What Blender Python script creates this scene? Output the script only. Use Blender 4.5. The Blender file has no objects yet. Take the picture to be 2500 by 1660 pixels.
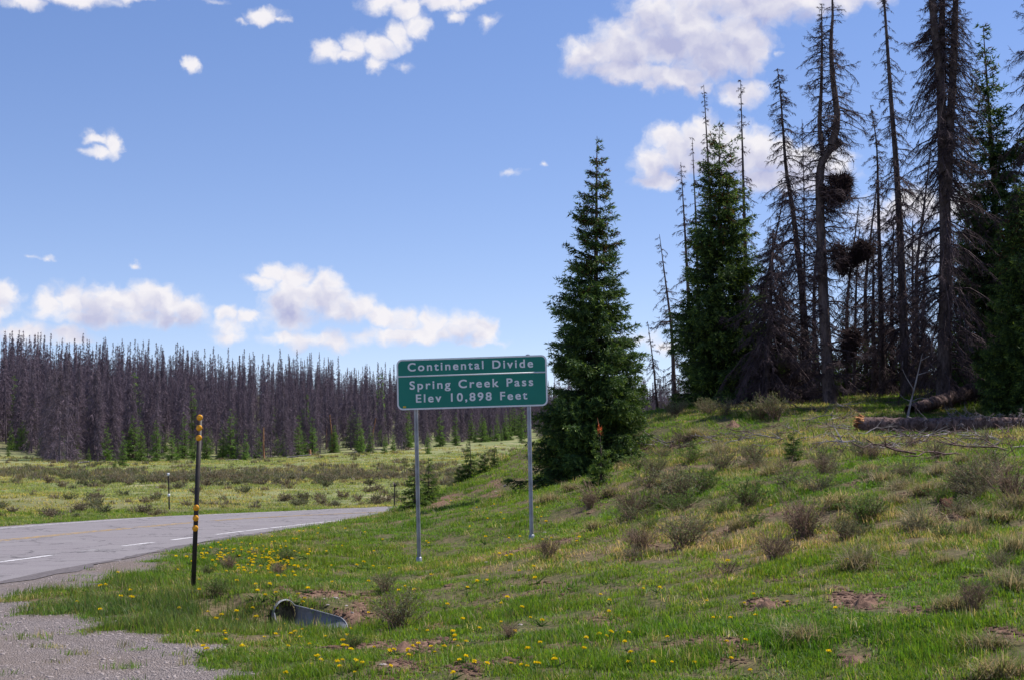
import bpy, math, random
import numpy as np
from mathutils import Matrix, Vector

S = bpy.context.scene
COL = S.collection
RNG = np.random.default_rng(7)
random.seed(7)

# ------------------------------------------------------------------ camera
FPX = 3434.0                      # focal length in pixels of the 2500 px wide photograph
EYE = np.array([0.0, 0.0, 1.6])
PITCH = math.atan(307 / FPX)
ROLL = math.radians(0.8)
FWD = np.array([0, math.cos(PITCH), math.sin(PITCH)])
_u0 = np.array([0, -math.sin(PITCH), math.cos(PITCH)])
_r0 = np.array([1.0, 0, 0])
CUP = _u0 * math.cos(ROLL) + _r0 * math.sin(ROLL)
CRT = _r0 * math.cos(ROLL) - _u0 * math.sin(ROLL)
cam = bpy.data.cameras.new('camera')
cam.sensor_width = 36.0
cam.lens = 36.0 * FPX / 2500.0
cam.clip_start = 0.1
cam.clip_end = 12000
camo = bpy.data.objects.new('camera', cam)
COL.objects.link(camo)
camo.matrix_world = Matrix(((CRT[0], CUP[0], -FWD[0], EYE[0]), (CRT[1], CUP[1], -FWD[1], EYE[1]),
                            (CRT[2], CUP[2], -FWD[2], EYE[2]), (0, 0, 0, 1)))
S.camera = camo

def ray(px, py):
    px = np.asarray(px, float)[..., None]; py = np.asarray(py, float)[..., None]
    return FWD + CRT * ((px - 1250) / FPX) + CUP * ((830 - py) / FPX)

def at(px, py, Y):
    """world point on the pixel's ray at distance Y along the view"""
    d = ray(px, py)
    return EYE + d * (np.asarray(Y, float)[..., None] / d[..., 1:2])

def proj(P):
    q = np.asarray(P) - EYE
    w = q @ FWD
    return np.stack([1250 + FPX * (q @ CRT) / w, 830 - FPX * (q @ CUP) / w], -1)

# ------------------------------------------------------------------ light
SUN_EL = math.radians(57)
SUN_AZ = math.radians(66)          # clockwise from +Y (the view direction) towards +X
TO_SUN = Vector((math.sin(SUN_AZ) * math.cos(SUN_EL), math.cos(SUN_AZ) * math.cos(SUN_EL), math.sin(SUN_EL)))
sl = bpy.data.lights.new('sun', 'SUN')
sl.energy = 5.0
sl.angle = math.radians(0.53)
sl.color = (1.0, 0.945, 0.88)
so = bpy.data.objects.new('sun', sl)
COL.objects.link(so)
so.rotation_euler = TO_SUN.to_track_quat('Z', 'Y').to_euler()

vs = S.view_settings
vs.view_transform = 'Standard'
vs.look = 'None'
vs.gamma = 1.0
vs.use_curve_mapping = False
vs.exposure = 0.42
S.cycles.max_bounces = 6
S.cycles.diffuse_bounces = 3
S.cycles.transmission_bounces = 4
S.cycles.transparent_max_bounces = 4

# ------------------------------------------------------------------ sky with cumulus, laid out by azimuth / elevation
def azel(px, py):
    d = ray(px, py)
    return np.degrees(np.arctan2(d[..., 0], d[..., 1])), np.degrees(np.arctan2(d[..., 2], np.hypot(d[..., 0], d[..., 1])))

# puffs: (px, py, rx, ry, weight)
PUFFS = [
 # cloud bank low on the left
 (15,725,48,45,1),(-30,740,60,60,1),(120,745,42,42,.9),(175,730,50,42,1),(235,735,60,45,1.1),(310,745,70,40,1),(370,732,55,48,1),(415,752,55,45,1),
 (465,760,55,42,1),(300,775,200,30,.9),(420,780,110,22,.8),(60,810,110,28,.8),(160,815,80,24,.8),(555,765,32,26,1),(605,770,30,26,1),
 (560,800,60,40,.7),(560,825,50,20,.8),
 (665,672,38,34,1),(720,680,55,34,1),(790,690,48,34,1),(640,690,55,22,.8),(715,725,70,50,1.1),(780,725,60,50,1.1),(840,755,75,45,1),
 (700,770,90,50,.7),(885,752,35,28,1),(940,775,55,32,1),(995,785,55,34,1),(1050,790,60,38,1),(1130,800,60,42,1.05),(1180,810,50,40,1),
 (1000,820,190,26,.9),(770,830,120,28,.8),(820,838,60,20,.9),(690,825,60,22,.8),(1170,838,70,14,.7),
 # wisps in the left sky
 (235,335,32,22,.9),(270,352,26,32,.85),(240,373,38,16,.95),(465,158,26,22,.9),(645,42,46,22,1),(590,48,20,10,.5),(685,48,22,10,.6),
 (75,622,20,8,.45),(115,626,22,7,.45),(325,646,20,8,.5),(1325,395,14,10,.45),(1250,423,40,12,.5),
 (60,10,55,22,.9),(180,-2,110,24,.95),(330,-8,80,16,.8),(520,5,50,12,.5),
 (800,125,42,34,.95),(870,108,45,36,1),(920,112,55,32,1),(975,88,50,38,1),(1015,68,40,36,1),(1000,25,50,34,.9),(930,2,60,30,.9),(840,135,75,16,.8),
 (915,155,28,24,.6),(985,163,30,14,.5),(1090,8,90,20,.9),(1160,2,60,18,.9),(1110,42,34,18,.7),(1190,52,34,24,.65),
 # large cumulus
 (1450,135,90,50,1),(1540,115,110,75,1.15),(1640,75,120,110,1.2),(1740,110,110,100,1.2),(1820,110,70,80,1.1),(1600,30,90,60,1),(1660,190,110,40,1),
 (1700,215,60,26,.8),(1810,228,75,40,.85),(1500,165,110,30,.9),(1560,180,120,28,.9),(1900,135,14,12,.4),
 (1870,10,190,52,1.05),(1990,0,190,42,1.0),(1800,-20,160,60,1),(2120,-20,110,30,.8),
 # cloud behind the dead trees
 (1590,400,62,46,1),(1625,335,45,42,1),(1660,375,70,60,1.15),(1720,360,80,70,1.1),(1720,300,36,32,.9),(1790,370,90,70,1.1),(1870,380,90,60,1.1),
 (1950,400,80,50,1),(2030,400,60,44,1),(1620,440,80,26,.9),(1900,440,160,40,.9),
 (2230,505,110,50,.9),(2330,500,70,50,.8),(2150,540,80,60,.8),(2080,640,60,50,.6),(2240,610,70,60,.6),(1560,830,60,24,.6),(1630,850,60,26,.6),
]
wd = bpy.data.worlds.new('World')
S.world = wd
wd.use_nodes = True
nt = wd.node_tree
nt.nodes.clear()
def wn(t, **kw):
    n = nt.nodes.new(t)
    for k, v in kw.items():
        setattr(n, k, v)
    return n
def lk(a, b): nt.links.new(a, b)
def wmath(op, a, b=None, c=None, clamp=False):
    n = wn('ShaderNodeMath', operation=op, use_clamp=clamp)
    for i, v in enumerate((a, b, c)):
        if v is None: continue
        if hasattr(v, 'links'): lk(v, n.inputs[i])
        else: n.inputs[i].default_value = v
    return n.outputs[0]
def wvec(op, a, b=None, c=None, out=0):
    n = wn('ShaderNodeVectorMath', operation=op)
    for i, v in enumerate((a, b, c)):
        if v is None: continue
        if hasattr(v, 'links'): lk(v, n.inputs[i])
        else: n.inputs[i].default_value = v
    return n.outputs[out]
sky = wn('ShaderNodeTexSky', sky_type='NISHITA')
sky.sun_disc = False
sky.sun_elevation = SUN_EL
sky.sun_rotation = SUN_AZ
sky.altitude = 3300
sky.air_density = 1.0
sky.dust_density = 0.6
sky.ozone_density = 1.6
bg = wn('ShaderNodeBackground')
bg.inputs[1].default_value = 0.112
tint = wn('ShaderNodeMix', data_type='RGBA', blend_type='MULTIPLY')
tint.inputs[0].default_value = 1.0
lk(sky.outputs[0], tint.inputs[6]); trm = wn('ShaderNodeMix', data_type='RGBA'); trm.inputs[6].default_value = (1.10, 0.94, 0.93, 1); trm.inputs[7].default_value = (0.98, 1.05, 1.26, 1); lk(trm.outputs[2], tint.inputs[7])
lk(tint.outputs[2], bg.inputs[0])
tc = wn('ShaderNodeTexCoord')
sep = wn('ShaderNodeSeparateXYZ'); lk(tc.outputs['Generated'], sep.inputs[0])
az = wmath('MULTIPLY', wmath('ARCTAN2', sep.outputs[0], sep.outputs[1]), 57.29578)
hyp = wmath('SQRT', wmath('MULTIPLY_ADD', sep.outputs[0], sep.outputs[0], wmath('MULTIPLY', sep.outputs[1], sep.outputs[1])))
el = wmath('MULTIPLY', wmath('ARCTAN2', sep.outputs[2], hyp), 57.29578)
cmb = wn('ShaderNodeCombineXYZ'); lk(az, cmb.inputs[0]); lk(el, cmb.inputs[1])
P0 = cmb.outputs[0]
lk(wmath('MULTIPLY', el, 1 / 24.0, clamp=True), trm.inputs[0])
def wnoise(vec, scale, detail, rough, col=False):
    n = wn('ShaderNodeTexNoise')
    n.inputs['Scale'].default_value = scale; n.inputs['Detail'].default_value = detail; n.inputs['Roughness'].default_value = rough
    lk(vec, n.inputs['Vector'])
    return n.outputs['Color' if col else 'Fac']
warp = wvec('SUBTRACT', wnoise(P0, 1.3, 5, .55, True), (0.5, 0.5, 0.5))
P1 = wvec('MULTIPLY_ADD', warp, (1.1, 0.8, 0.0), P0)
field = None
above = None
PU = wvec('ADD', P1, (0.12, 0.62, 0))
for (px, py, rx, ry, w) in PUFFS:
    a_, e_ = azel(px, py)
    k = 0.01668
    cx = 0.80 / (rx * k); cy = 0.80 / (ry * k)
    q = wvec('MULTIPLY_ADD', P1, (cx, cy, 0), (-float(a_) * cx, -float(e_) * cy, 0))
    ln = wvec('LENGTH', q, out=1)
    f = wmath('MULTIPLY_ADD', ln, -w, w)
    field = f if field is None else wmath('MAXIMUM', field, f)
    if rx * ry > 2300 and w > .75:
        f2 = wmath('MULTIPLY_ADD', wvec('LENGTH', wvec('MULTIPLY_ADD', PU, (cx, cy, 0), (-float(a_) * cx, -float(e_) * cy, 0)), out=1), -w, w)
        above = f2 if above is None else wmath('MAXIMUM', above, f2)
# the same kind of cumulus goes on round the rest of the sky, outside the frame
rest = wmath('MULTIPLY_ADD', wnoise(P1, 0.085, 3, .55), 5.0, -2.85)
side = wmath('MULTIPLY', wmath('SUBTRACT', wmath('ABSOLUTE', az), 23.5), 0.3, clamp=True)
high = wmath('MULTIPLY', wmath('SUBTRACT', el, 22.0), 0.3, clamp=True)
restm = wmath('MULTIPLY_ADD', wmath('MAXIMUM', side, high), 3.0, wmath('ADD', rest, -3.0))
field = wmath('MAXIMUM', field, restm)
n1 = wnoise(P1, 0.95, 7, .54)
P2 = wvec('ADD', P1, (0.16, 0.34, 0))
n3 = wnoise(P1, 0.8, 3.5, .5)
n2 = wnoise(P2, 0.8, 3.5, .5)
fld = wmath('MINIMUM', field, 0.70)
dens = wmath('ADD', fld, wmath('MULTIPLY_ADD', n1, 1.15, -0.60))
mr = wn('ShaderNodeMapRange', interpolation_type='SMOOTHSTEP')
lk(dens, mr.inputs[0]); mr.inputs[1].default_value = 0.03; mr.inputs[2].default_value = 0.66
belowh = wmath('MULTIPLY_ADD', el, 0.6, 0.6, clamp=True)
alpha = wmath('MULTIPLY', wmath('MULTIPLY', mr.outputs[0], 0.96), belowh)
relief = wmath('MULTIPLY', wmath('SUBTRACT', n3, n2), 1.5)
big = wnoise(P1, 0.42, 2, .5)
core = wmath('MULTIPLY_ADD', wmath('MAXIMUM', above, 0.0), -0.85, 1.02)
shade = wmath('ADD', wmath('ADD', relief, core), wmath('MULTIPLY_ADD', big, 0.5, -0.25), clamp=True)
cr = wn('ShaderNodeMix', data_type='RGBA')
lk(shade, cr.inputs[0]); cr.inputs[6].default_value = (0.50, 0.52, 0.76, 1); cr.inputs[7].default_value = (1.0, 0.97, 1.0, 1)
bg2 = wn('ShaderNodeBackground'); lk(cr.outputs[2], bg2.inputs[0]); bg2.inputs[1].default_value = 0.70
ms = wn('ShaderNodeMixShader'); lk(alpha, ms.inputs[0]); lk(bg.outputs[0], ms.inputs[1]); lk(bg2.outputs[0], ms.inputs[2])
wo = wn('ShaderNodeOutputWorld'); lk(ms.outputs[0], wo.inputs[0])
wd.cycles.sampling_method = 'MANUAL'
wd.cycles.sample_map_resolution = 512

# ------------------------------------------------------------------ numpy noise
def _hash(ix, iy, seed):
    h = (ix.astype(np.int64) * 374761393 + iy.astype(np.int64) * 668265263 + seed * 1442695041) & 0xFFFFFFFF
    h = ((h ^ (h >> 13)) * 1274126177) & 0xFFFFFFFF
    h = h ^ (h >> 16)
    return (h & 0xFFFFFF) / float(0xFFFFFF)
def vnoise(x, y, seed=0):
    x = np.asarray(x, float); y = np.asarray(y, float)
    ix = np.floor(x); iy = np.floor(y)
    fx = x - ix; fy = y - iy
    fx = fx * fx * (3 - 2 * fx); fy = fy * fy * (3 - 2 * fy)
    a = _hash(ix, iy, seed); b = _hash(ix + 1, iy, seed); c = _hash(ix, iy + 1, seed); d = _hash(ix + 1, iy + 1, seed)
    return (a * (1 - fx) + b * fx) * (1 - fy) + (c * (1 - fx) + d * fx) * fy
def fbm(x, y, scale, octs=4, seed=0, gain=.5):
    s = 0; a = 1.0; t = 0
    for o in range(octs):
        s = s + a * vnoise(np.asarray(x) / scale * 2 ** o + 17.3 * o, np.asarray(y) / scale * 2 ** o + 5.1 * o, seed + o)
        t += a; a *= gain
    return s / t
def sstep(a, b, x):
    t = np.clip((np.asarray(x, float) - a) / (b - a), 0, 1)
    return t * t * (3 - 2 * t)

# ------------------------------------------------------------------ terrain
def flat(px, py):                        # pixel -> point on the road plane z = 0
    d = ray(px, py)
    return EYE + d * (-EYE[2] / d[..., 2:3])

_cl = [flat(0, 1320), flat(300, 1291), flat(600, 1265.5), flat(920, 1250)]
_cl = [np.array([p[0], p[1]]) for p in _cl]
_d0 = (_cl[1] - _cl[0]); _d0 /= np.linalg.norm(_d0)
CTRL = [_cl[0] - _d0 * 120 + np.array([-25, 0]), _cl[0] - _d0 * 50 + np.array([-4, 0]), _cl[0] - _d0 * 18] + _cl + \
       [_cl[3] + np.array([5.5, 5.0]), _cl[3] + np.array([15, 10.0]), _cl[3] + np.array([32, 14]), _cl[3] + np.array([70, 18]), _cl[3] + np.array([140, 30])]
def catmull(P, n=40):
    P = np.array(P, float)
    P = np.vstack([2 * P[0] - P[1], P, 2 * P[-1] - P[-2]])
    out = []
    for i in range(1, len(P) - 2):
        for t in np.linspace(0, 1, n, endpoint=False):
            a, b, c, d = P[i - 1], P[i], P[i + 1], P[i + 2]
            out.append(0.5 * (2 * b + (c - a) * t + (2 * a - 5 * b + 4 * c - d) * t * t + (3 * b - a - 3 * c + d) * t ** 3))
    out.append(P[-2])
    return np.array(out)
CL = catmull(CTRL)
for _ in range(60):                       # relax the centre line so that the curve is even
    CL[1:-1] = CL[1:-1] * .5 + (CL[:-2] + CL[2:]) * .25
_seg = np.r_[0, np.cumsum(np.linalg.norm(np.diff(CL, axis=0), axis=1))]
_s = np.arange(0, _seg[-1], 0.5)
CL = np.stack([np.interp(_s, _seg, CL[:, 0]), np.interp(_s, _seg, CL[:, 1])], -1)
_t = np.gradient(CL, axis=0); _t /= np.linalg.norm(_t, axis=1)[:, None]
CLN = np.stack([_t[:, 1], -_t[:, 0]], -1)      # points to the right (near) side of the road

def road_dist(x, y):
    """signed distance to the centre line, positive on the near side"""
    sh = np.shape(x)
    q = np.stack([np.ravel(x), np.ravel(y)], -1)
    out = np.empty(len(q)); 
    C = CL[::4]; N = CLN[::4]
    for i in range(0, len(q), 20000):
        d = q[i:i + 20000, None, :] - C[None]
        d2 = (d ** 2).sum(-1)
        j = d2.argmin(1)
        m = d2[np.arange(len(j)), j]
        dd = q[i:i + 20000] - C[j]
        out[i:i + 20000] = np.where((dd * N[j]).sum(-1) >= 0, 1, -1) * np.sqrt(m)
    return out.reshape(sh)

_pts = []
def cp(px, py, Y): _pts.append(at(px, py, Y))
def cw(x, y, z): _pts.append(np.array([x, y, z], float))
for q in [(-6, 10), (-10, 14), (-4.5, 11), (-3.2, 8), (-1.5, 8), (0, 3), (-8, 3), (-14, 20), (-12, 30), (-20, 8), (0, -15), (-15, -15), (-30, 0), (-8, 20)]:
    cw(q[0], q[1], 0.0)
for q in [(-6, 50), (-16, 44), (-30, 40), (-45, 25), (6, 62), (20, 70)]:
    cw(q[0], q[1], 0.0)
cw(8, -12, .3); cw(14, 0, 1.2); cw(5, 4, .35); cw(30, 0, 3); cw(35, 25, 3.6); cw(30, -40, 2)
# foreground, right
cp(1250, 1660, 10.1); cp(900, 1640, 10.8); cp(1650, 1660, 9.3); cp(2000, 1660, 8.6); cp(2500, 1660, 7.8)
cp(1250, 1500, 14.5); cp(1700, 1500, 12.2); cp(2100, 1480, 11.2); cp(2500, 1480, 10.2)
cp(1700, 1350, 17.0); cp(2100, 1330, 15.0); cp(2500, 1320, 13.6)
cp(1024, 1372, 25.2); cp(1295, 1321, 24.6)
cp(1600, 1240, 23.5); cp(1950, 1200, 20.5); cp(2300, 1180, 19.0); cp(2500, 1170, 18.2)
cp(1350, 1225, 31); cp(1600, 1130, 31); cp(1900, 1110, 27.5); cp(2200, 1090, 27); cp(2500, 1080, 26)
cp(1440, 1158, 38); cp(1150, 1230, 36); cp(1040, 1262, 33)
cp(1600, 1050, 39); cp(1850, 1048, 36.5); cp(2100, 1052, 34.5); cp(2300, 1055, 34); cp(2500, 1055, 33.5)
# crest and left flank of the hill
cp(870, 1274, 38); cp(950, 1243, 42.5); cp(1100, 1190, 45); cp(1230, 1122, 46.5); cp(1320, 1074, 47.5); cp(1580, 1006, 48); cp(1800, 992, 47); cp(2000, 986, 45.5)
cp(2200, 985, 44); cp(2304, 995, 42); cp(2500, 972, 43)
cw(9, 60, 2.6); cw(18, 58, 4.0); cw(28, 60, 4.8); cw(6, 75, 0.6); cw(20, 85, 2.0); cw(40, 80, 4.5); cw(0, 58, .5)
# ditch and pole
cp(471, 1436, 19.0); cp(660, 1420, 20.0); cp(700, 1350, 26); cp(560, 1440, 18.2); cp(600, 1560, 13.2); cp(450, 1500, 15.6); cp(880, 1560, 13.4); cp(800, 1290, 35)
cp(860, 1460, 17.6); cp(950, 1420, 20.0)
# meadow and wooded rise
for (px, py, Y) in [(0, 1210, 62), (400, 1215, 66), (800, 1205, 70), (0, 1170, 105), (500, 1160, 115), (1000, 1150, 110), (0, 1118, 165), (200, 1134, 172), (600, 1118, 188), (1000, 1084, 208), (1250, 1064, 228), (1500, 1060, 235)]:
    cp(px, py, Y)
for q in [(-110, 260, 11), (-60, 270, 11), (0, 290, 10), (60, 290, 10), (-130, 320, 18), (-50, 340, 18), (30, 350, 12), (120, 300, 12), (-200, 420, 30), (0, 450, 22), (150, 450, 22), (-100, 160, 2), (-150, 100, 1), (-90, 70, 0.3),
          (0, 900, 30), (-500, 800, 45), (500, 800, 40), (300, 200, 8), (150, 120, 5), (-400, 100, 5), (-300, -200, 0), (300, -200, 8), (0, -300, 0), (800, 0, 15), (-900, 0, 10), (0, -900, 0)]:
    cw(*q)
_P = np.array(_pts)
def _phi(r): return np.sqrt(r * r + 4.0)
_n = len(_P)
_A = np.zeros((_n + 3, _n + 3))
_r = np.linalg.norm(_P[:, None, :2] - _P[None, :, :2], axis=-1)
_A[:_n, :_n] = _phi(_r) - 0.12 * np.eye(_n)
_A[:_n, _n:] = np.c_[np.ones(_n), _P[:, :2]]
_A[_n:, :_n] = _A[:_n, _n:].T
_w = np.linalg.solve(_A, np.r_[_P[:, 2], 0, 0, 0])

RP = .175
CANG = math.radians(-40)
CULV = at(692, 1467, 16.9)
CULV[2] -= 2 * RP - .01
def gravel_edge(x, y):
    """>0 on the gravel pull-off in the foreground, metres from its edge"""
    # boundary polyline in the ground plane, the pull-off lies on its lower left
    B = GRAV
    best = np.full(np.shape(x), 1e9); sgn = np.ones(np.shape(x))
    for i in range(len(B) - 1):
        a = B[i]; b = B[i + 1]; ab = b - a
        t = np.clip(((x - a[0]) * ab[0] + (y - a[1]) * ab[1]) / (ab @ ab), 0, 1)
        d = np.hypot(x - a[0] - t * ab[0], y - a[1] - t * ab[1])
        s = np.sign(ab[0] * (y - a[1]) - ab[1] * (x - a[0]))
        m = d < best
        best = np.where(m, d, best); sgn = np.where(m, s, sgn)
    return -sgn * best
GRAV = np.array([flat(px, py)[:2] for px, py in [(-60, 1452), (40, 1466), (200, 1492), (330, 1520), (450, 1562), (600, 1598), (780, 1632), (900, 1660)]] + [np.array([0.3, 8.0]), np.array([2.2, 3.0]), np.array([2.5, -20.0])])
GRAV[0] = GRAV[0]

def height(x, y):
    x = np.asarray(x, float); y = np.asarray(y, float)
    sh = x.shape
    q = np.stack([x.ravel(), y.ravel()], -1)
    z = np.empty(len(q))
    for i in range(0, len(q), 20000):
        r = np.linalg.norm(q[i:i + 20000, None, :] - _P[None, :, :2], axis=-1)
        z[i:i + 20000] = _phi(r) @ _w[:_n] + _w[_n] + q[i:i + 20000] @ _w[_n + 1:]
    z = z.reshape(sh)
    rd = road_dist(x, y)
    near = sstep(90, 40, np.hypot(x, y))
    # the land never dips below the grade of the road except in the ditch
    bump = (fbm(x, y, 2.6, 3, 3) - .5) * 0.22 * near + (fbm(x, y, 0.55, 2, 9) - .5) * 0.06 * near + (fbm(x, y, 22, 3, 5) - .5) * 1.0 * (1 - near)
    ge = gravel_edge(x, y)
    offroad = sstep(5.2, 8.0, np.abs(rd)) * (1 - sstep(-0.3, 0.4, ge) * (np.hypot(x, y) < 40))
    z = z + bump * offroad
    # swale and ditch at the culvert; earth covers the pipe behind its mouth
    dx = x - CULV[0]; dy = y - CULV[1]
    z = z - 0.30 * np.exp(-(((dx - .55) / 1.4) ** 2 + ((dy + .85) / 1.15) ** 2))
    u = dx * math.cos(CANG) + dy * math.sin(CANG); v = -dx * math.sin(CANG) + dy * math.cos(CANG)
    cov = CULV[2] + 2 * RP + .05 - .55 * np.maximum(0, np.abs(v) - .12)
    z = np.where((u < 0.02) & (u > -3), np.maximum(z, cov * sstep(-3, -1.5, u) + z * (1 - sstep(-3, -1.5, u))), z)
    bank = CULV[2] + 2 * RP - .02 - .20 * np.maximum(0, u)
    bw = sstep(.08, .45, v) * sstep(1.5, .8, u) * sstep(1.5, .9, v) * sstep(-.05, .05, u)
    z = np.maximum(z, bank * bw + z * (1 - bw))
    dig = sstep(RP * 1.9 + .12, RP * 1.0, np.abs(v)) * sstep(-.06, .0, u) * sstep(1.25, .75, u)
    z = z * (1 - dig) + np.minimum(z, CULV[2] - .02) * dig
    edge = np.where(rd > 0, np.interp(y, [8, 20, 26, 35, 43.5, 60], [7.6, 7.35, 6.4, 5.25, 5.0, 4.9]), 5.0)
    ar = np.abs(rd)
    gz = sstep(-0.1, 1.2, ge) * (np.hypot(x, y) < 40)
    z = z * (1 - gz) + gz * (fbm(x, y, 3, 3, 21) - .5) * 0.05
    z = z * sstep(edge - .2, edge + 1.6, ar) - 0.03 * sstep(edge + .05, edge - .6, ar)
    return z

def ground_hit(px, py, tmin=6.0, tmax=420.0, n=900):
    """where the pixel's ray first meets the land"""
    px = np.atleast_1d(np.asarray(px, float)); py = np.atleast_1d(np.asarray(py, float))
    d = ray(px, py)
    ts = np.geomspace(tmin, tmax, n)
    out = np.full((len(px), 3), np.nan)
    for i in range(len(px)):
        p = EYE + d[i] * ts[:, None]
        g = p[:, 2] - height(p[:, 0], p[:, 1])
        k = np.argmax(g < 0)
        if g[k] >= 0: continue
        if k == 0: k = 1
        f = g[k - 1] / (g[k - 1] - g[k] + 1e-9)
        t = ts[k - 1] + f * (ts[k] - ts[k - 1])
        q = EYE + d[i] * t
        q[2] = height(q[0:1], q[1:2])[0]
        out[i] = q
    return out
def hit1(px, py, **k): return ground_hit([px], [py], **k)[0]

# ------------------------------------------------------------------ helpers: meshes, objects, materials
def mesh_np(name, V, F, mat=None, col=None, smooth=False):
    """V (n,3); F (m,3) or (m,4) or a list of such arrays; col (n,3) per vertex"""
    V = np.asarray(V, np.float32)
    Fs = F if isinstance(F, list) else [F]
    Fs = [np.asarray(f, np.int32) for f in Fs if len(f)]
    me = bpy.data.meshes.new(name)
    me.vertices.add(len(V)); me.vertices.foreach_set('co', V.ravel())
    nl = sum(f.size for f in Fs); nf = sum(len(f) for f in Fs)
    me.loops.add(nl); me.polygons.add(nf)
    me.loops.foreach_set('vertex_index', np.concatenate([f.ravel() for f in Fs]))
    tot = np.concatenate([np.full(len(f), f.shape[1], np.int32) for f in Fs])
    st = np.r_[0, np.cumsum(tot)[:-1]].astype(np.int32)
    me.polygons.foreach_set('loop_start', st)
    if smooth: me.polygons.foreach_set('use_smooth', np.ones(nf, bool))
    if col is not None:
        a = me.color_attributes.new('Col', 'FLOAT_COLOR', 'POINT')
        c = np.ones((len(V), 4), np.float32); c[:, :3] = col
        a.data.foreach_set('color', c.ravel())
    me.update(calc_edges=True)
    if mat: me.materials.append(mat)
    return me

def obj(name, me, parent=None, loc=(0, 0, 0)):
    o = bpy.data.objects.new(name, me)
    COL.objects.link(o)
    o.location = [float(v) for v in loc]
    if parent is not None: o.parent = parent
    return o
def tag(o, label=None, cat=None, group=None, kind=None):
    if label: o['label'] = label
    if cat: o['category'] = cat
    if group: o['group'] = group
    if kind: o['kind'] = kind
    return o
def empty(name, loc, label, cat, group=None, rz=0.0):
    o = obj(name, None, None, loc)
    o.empty_display_size = 0.2
    o.rotation_euler = (0, 0, rz)
    return tag(o, label, cat, group)
def dup(root, loc, rz=0.0, sc=1.0, tilt=(0, 0)):
    r = root.copy(); COL.objects.link(r)
    r.location = [float(v) for v in loc]; r.rotation_euler = (tilt[0], tilt[1], rz)
    r.scale = (sc, sc, sc) if np.isscalar(sc) else sc
    for ch in root.children:
        c = ch.copy(); COL.objects.link(c); c.parent = r
        for g in ch.children:
            d = g.copy(); COL.objects.link(d); d.parent = c
    return r

class MB:
    """collects vertices and faces"""
    def __init__(s): s.V = []; s.F3 = []; s.F4 = []; s.C = []; s.n = 0
    def add(s, V, F, col=None):
        V = np.asarray(V, float).reshape(-1, 3); F = np.asarray(F, int)
        (s.F3 if F.shape[1] == 3 else s.F4).append(F + s.n)
        s.V.append(V); s.n += len(V)
        c = np.ones((len(V), 3)) * (np.asarray(col) if col is not None else 1.0)
        s.C.append(c)
        return s
    def mesh(s, name, mat, smooth=False):
        F = []
        if s.F3: F.append(np.concatenate(s.F3))
        if s.F4: F.append(np.concatenate(s.F4))
        return mesh_np(name, np.concatenate(s.V), F, mat, np.concatenate(s.C), smooth)

def tubes(paths, radii, sides=3, ang0=None):
    """paths (N,K,3), radii (N,K) -> V, F(quads)"""
    paths = np.asarray(paths, float); radii = np.asarray(radii, float)
    N, K, _ = paths.shape
    t = np.gradient(paths, axis=1)
    t /= np.linalg.norm(t, axis=2, keepdims=True) + 1e-9
    ref = np.where(np.abs(t[:, :1, 2:3]) > .9, np.array([1.0, 0, 0]), np.array([0, 0, 1.0]))
    u = np.cross(t, np.broadcast_to(ref, t.shape)); u /= np.linalg.norm(u, axis=2, keepdims=True) + 1e-9
    v = np.cross(t, u)
    a = np.arange(sides) / sides * 2 * np.pi
    ring = u[:, :, None] * np.cos(a)[None, None, :, None] + v[:, :, None] * np.sin(a)[None, None, :, None]
    V = paths[:, :, None] + ring * radii[:, :, None, None]
    idx = np.arange(N * K * sides).reshape(N, K, sides)
    a0 = idx[:, :-1]; a1 = idx[:, 1:]
    F = np.stack([a0, np.roll(a0, -1, 2), np.roll(a1, -1, 2), a1], -1).reshape(-1, 4)
    return V.reshape(-1, 3), F

def box_mesh(mb, x0, x1, y0, y1, z0, z1, col=None):
    V = [(x, y, z) for z in (z0, z1) for y in (y0, y1) for x in (x0, x1)]
    F = [(0, 2, 3, 1), (4, 5, 7, 6), (0, 1, 5, 4), (2, 6, 7, 3), (0, 4, 6, 2), (1, 3, 7, 5)]
    mb.add(V, F, col)

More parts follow.
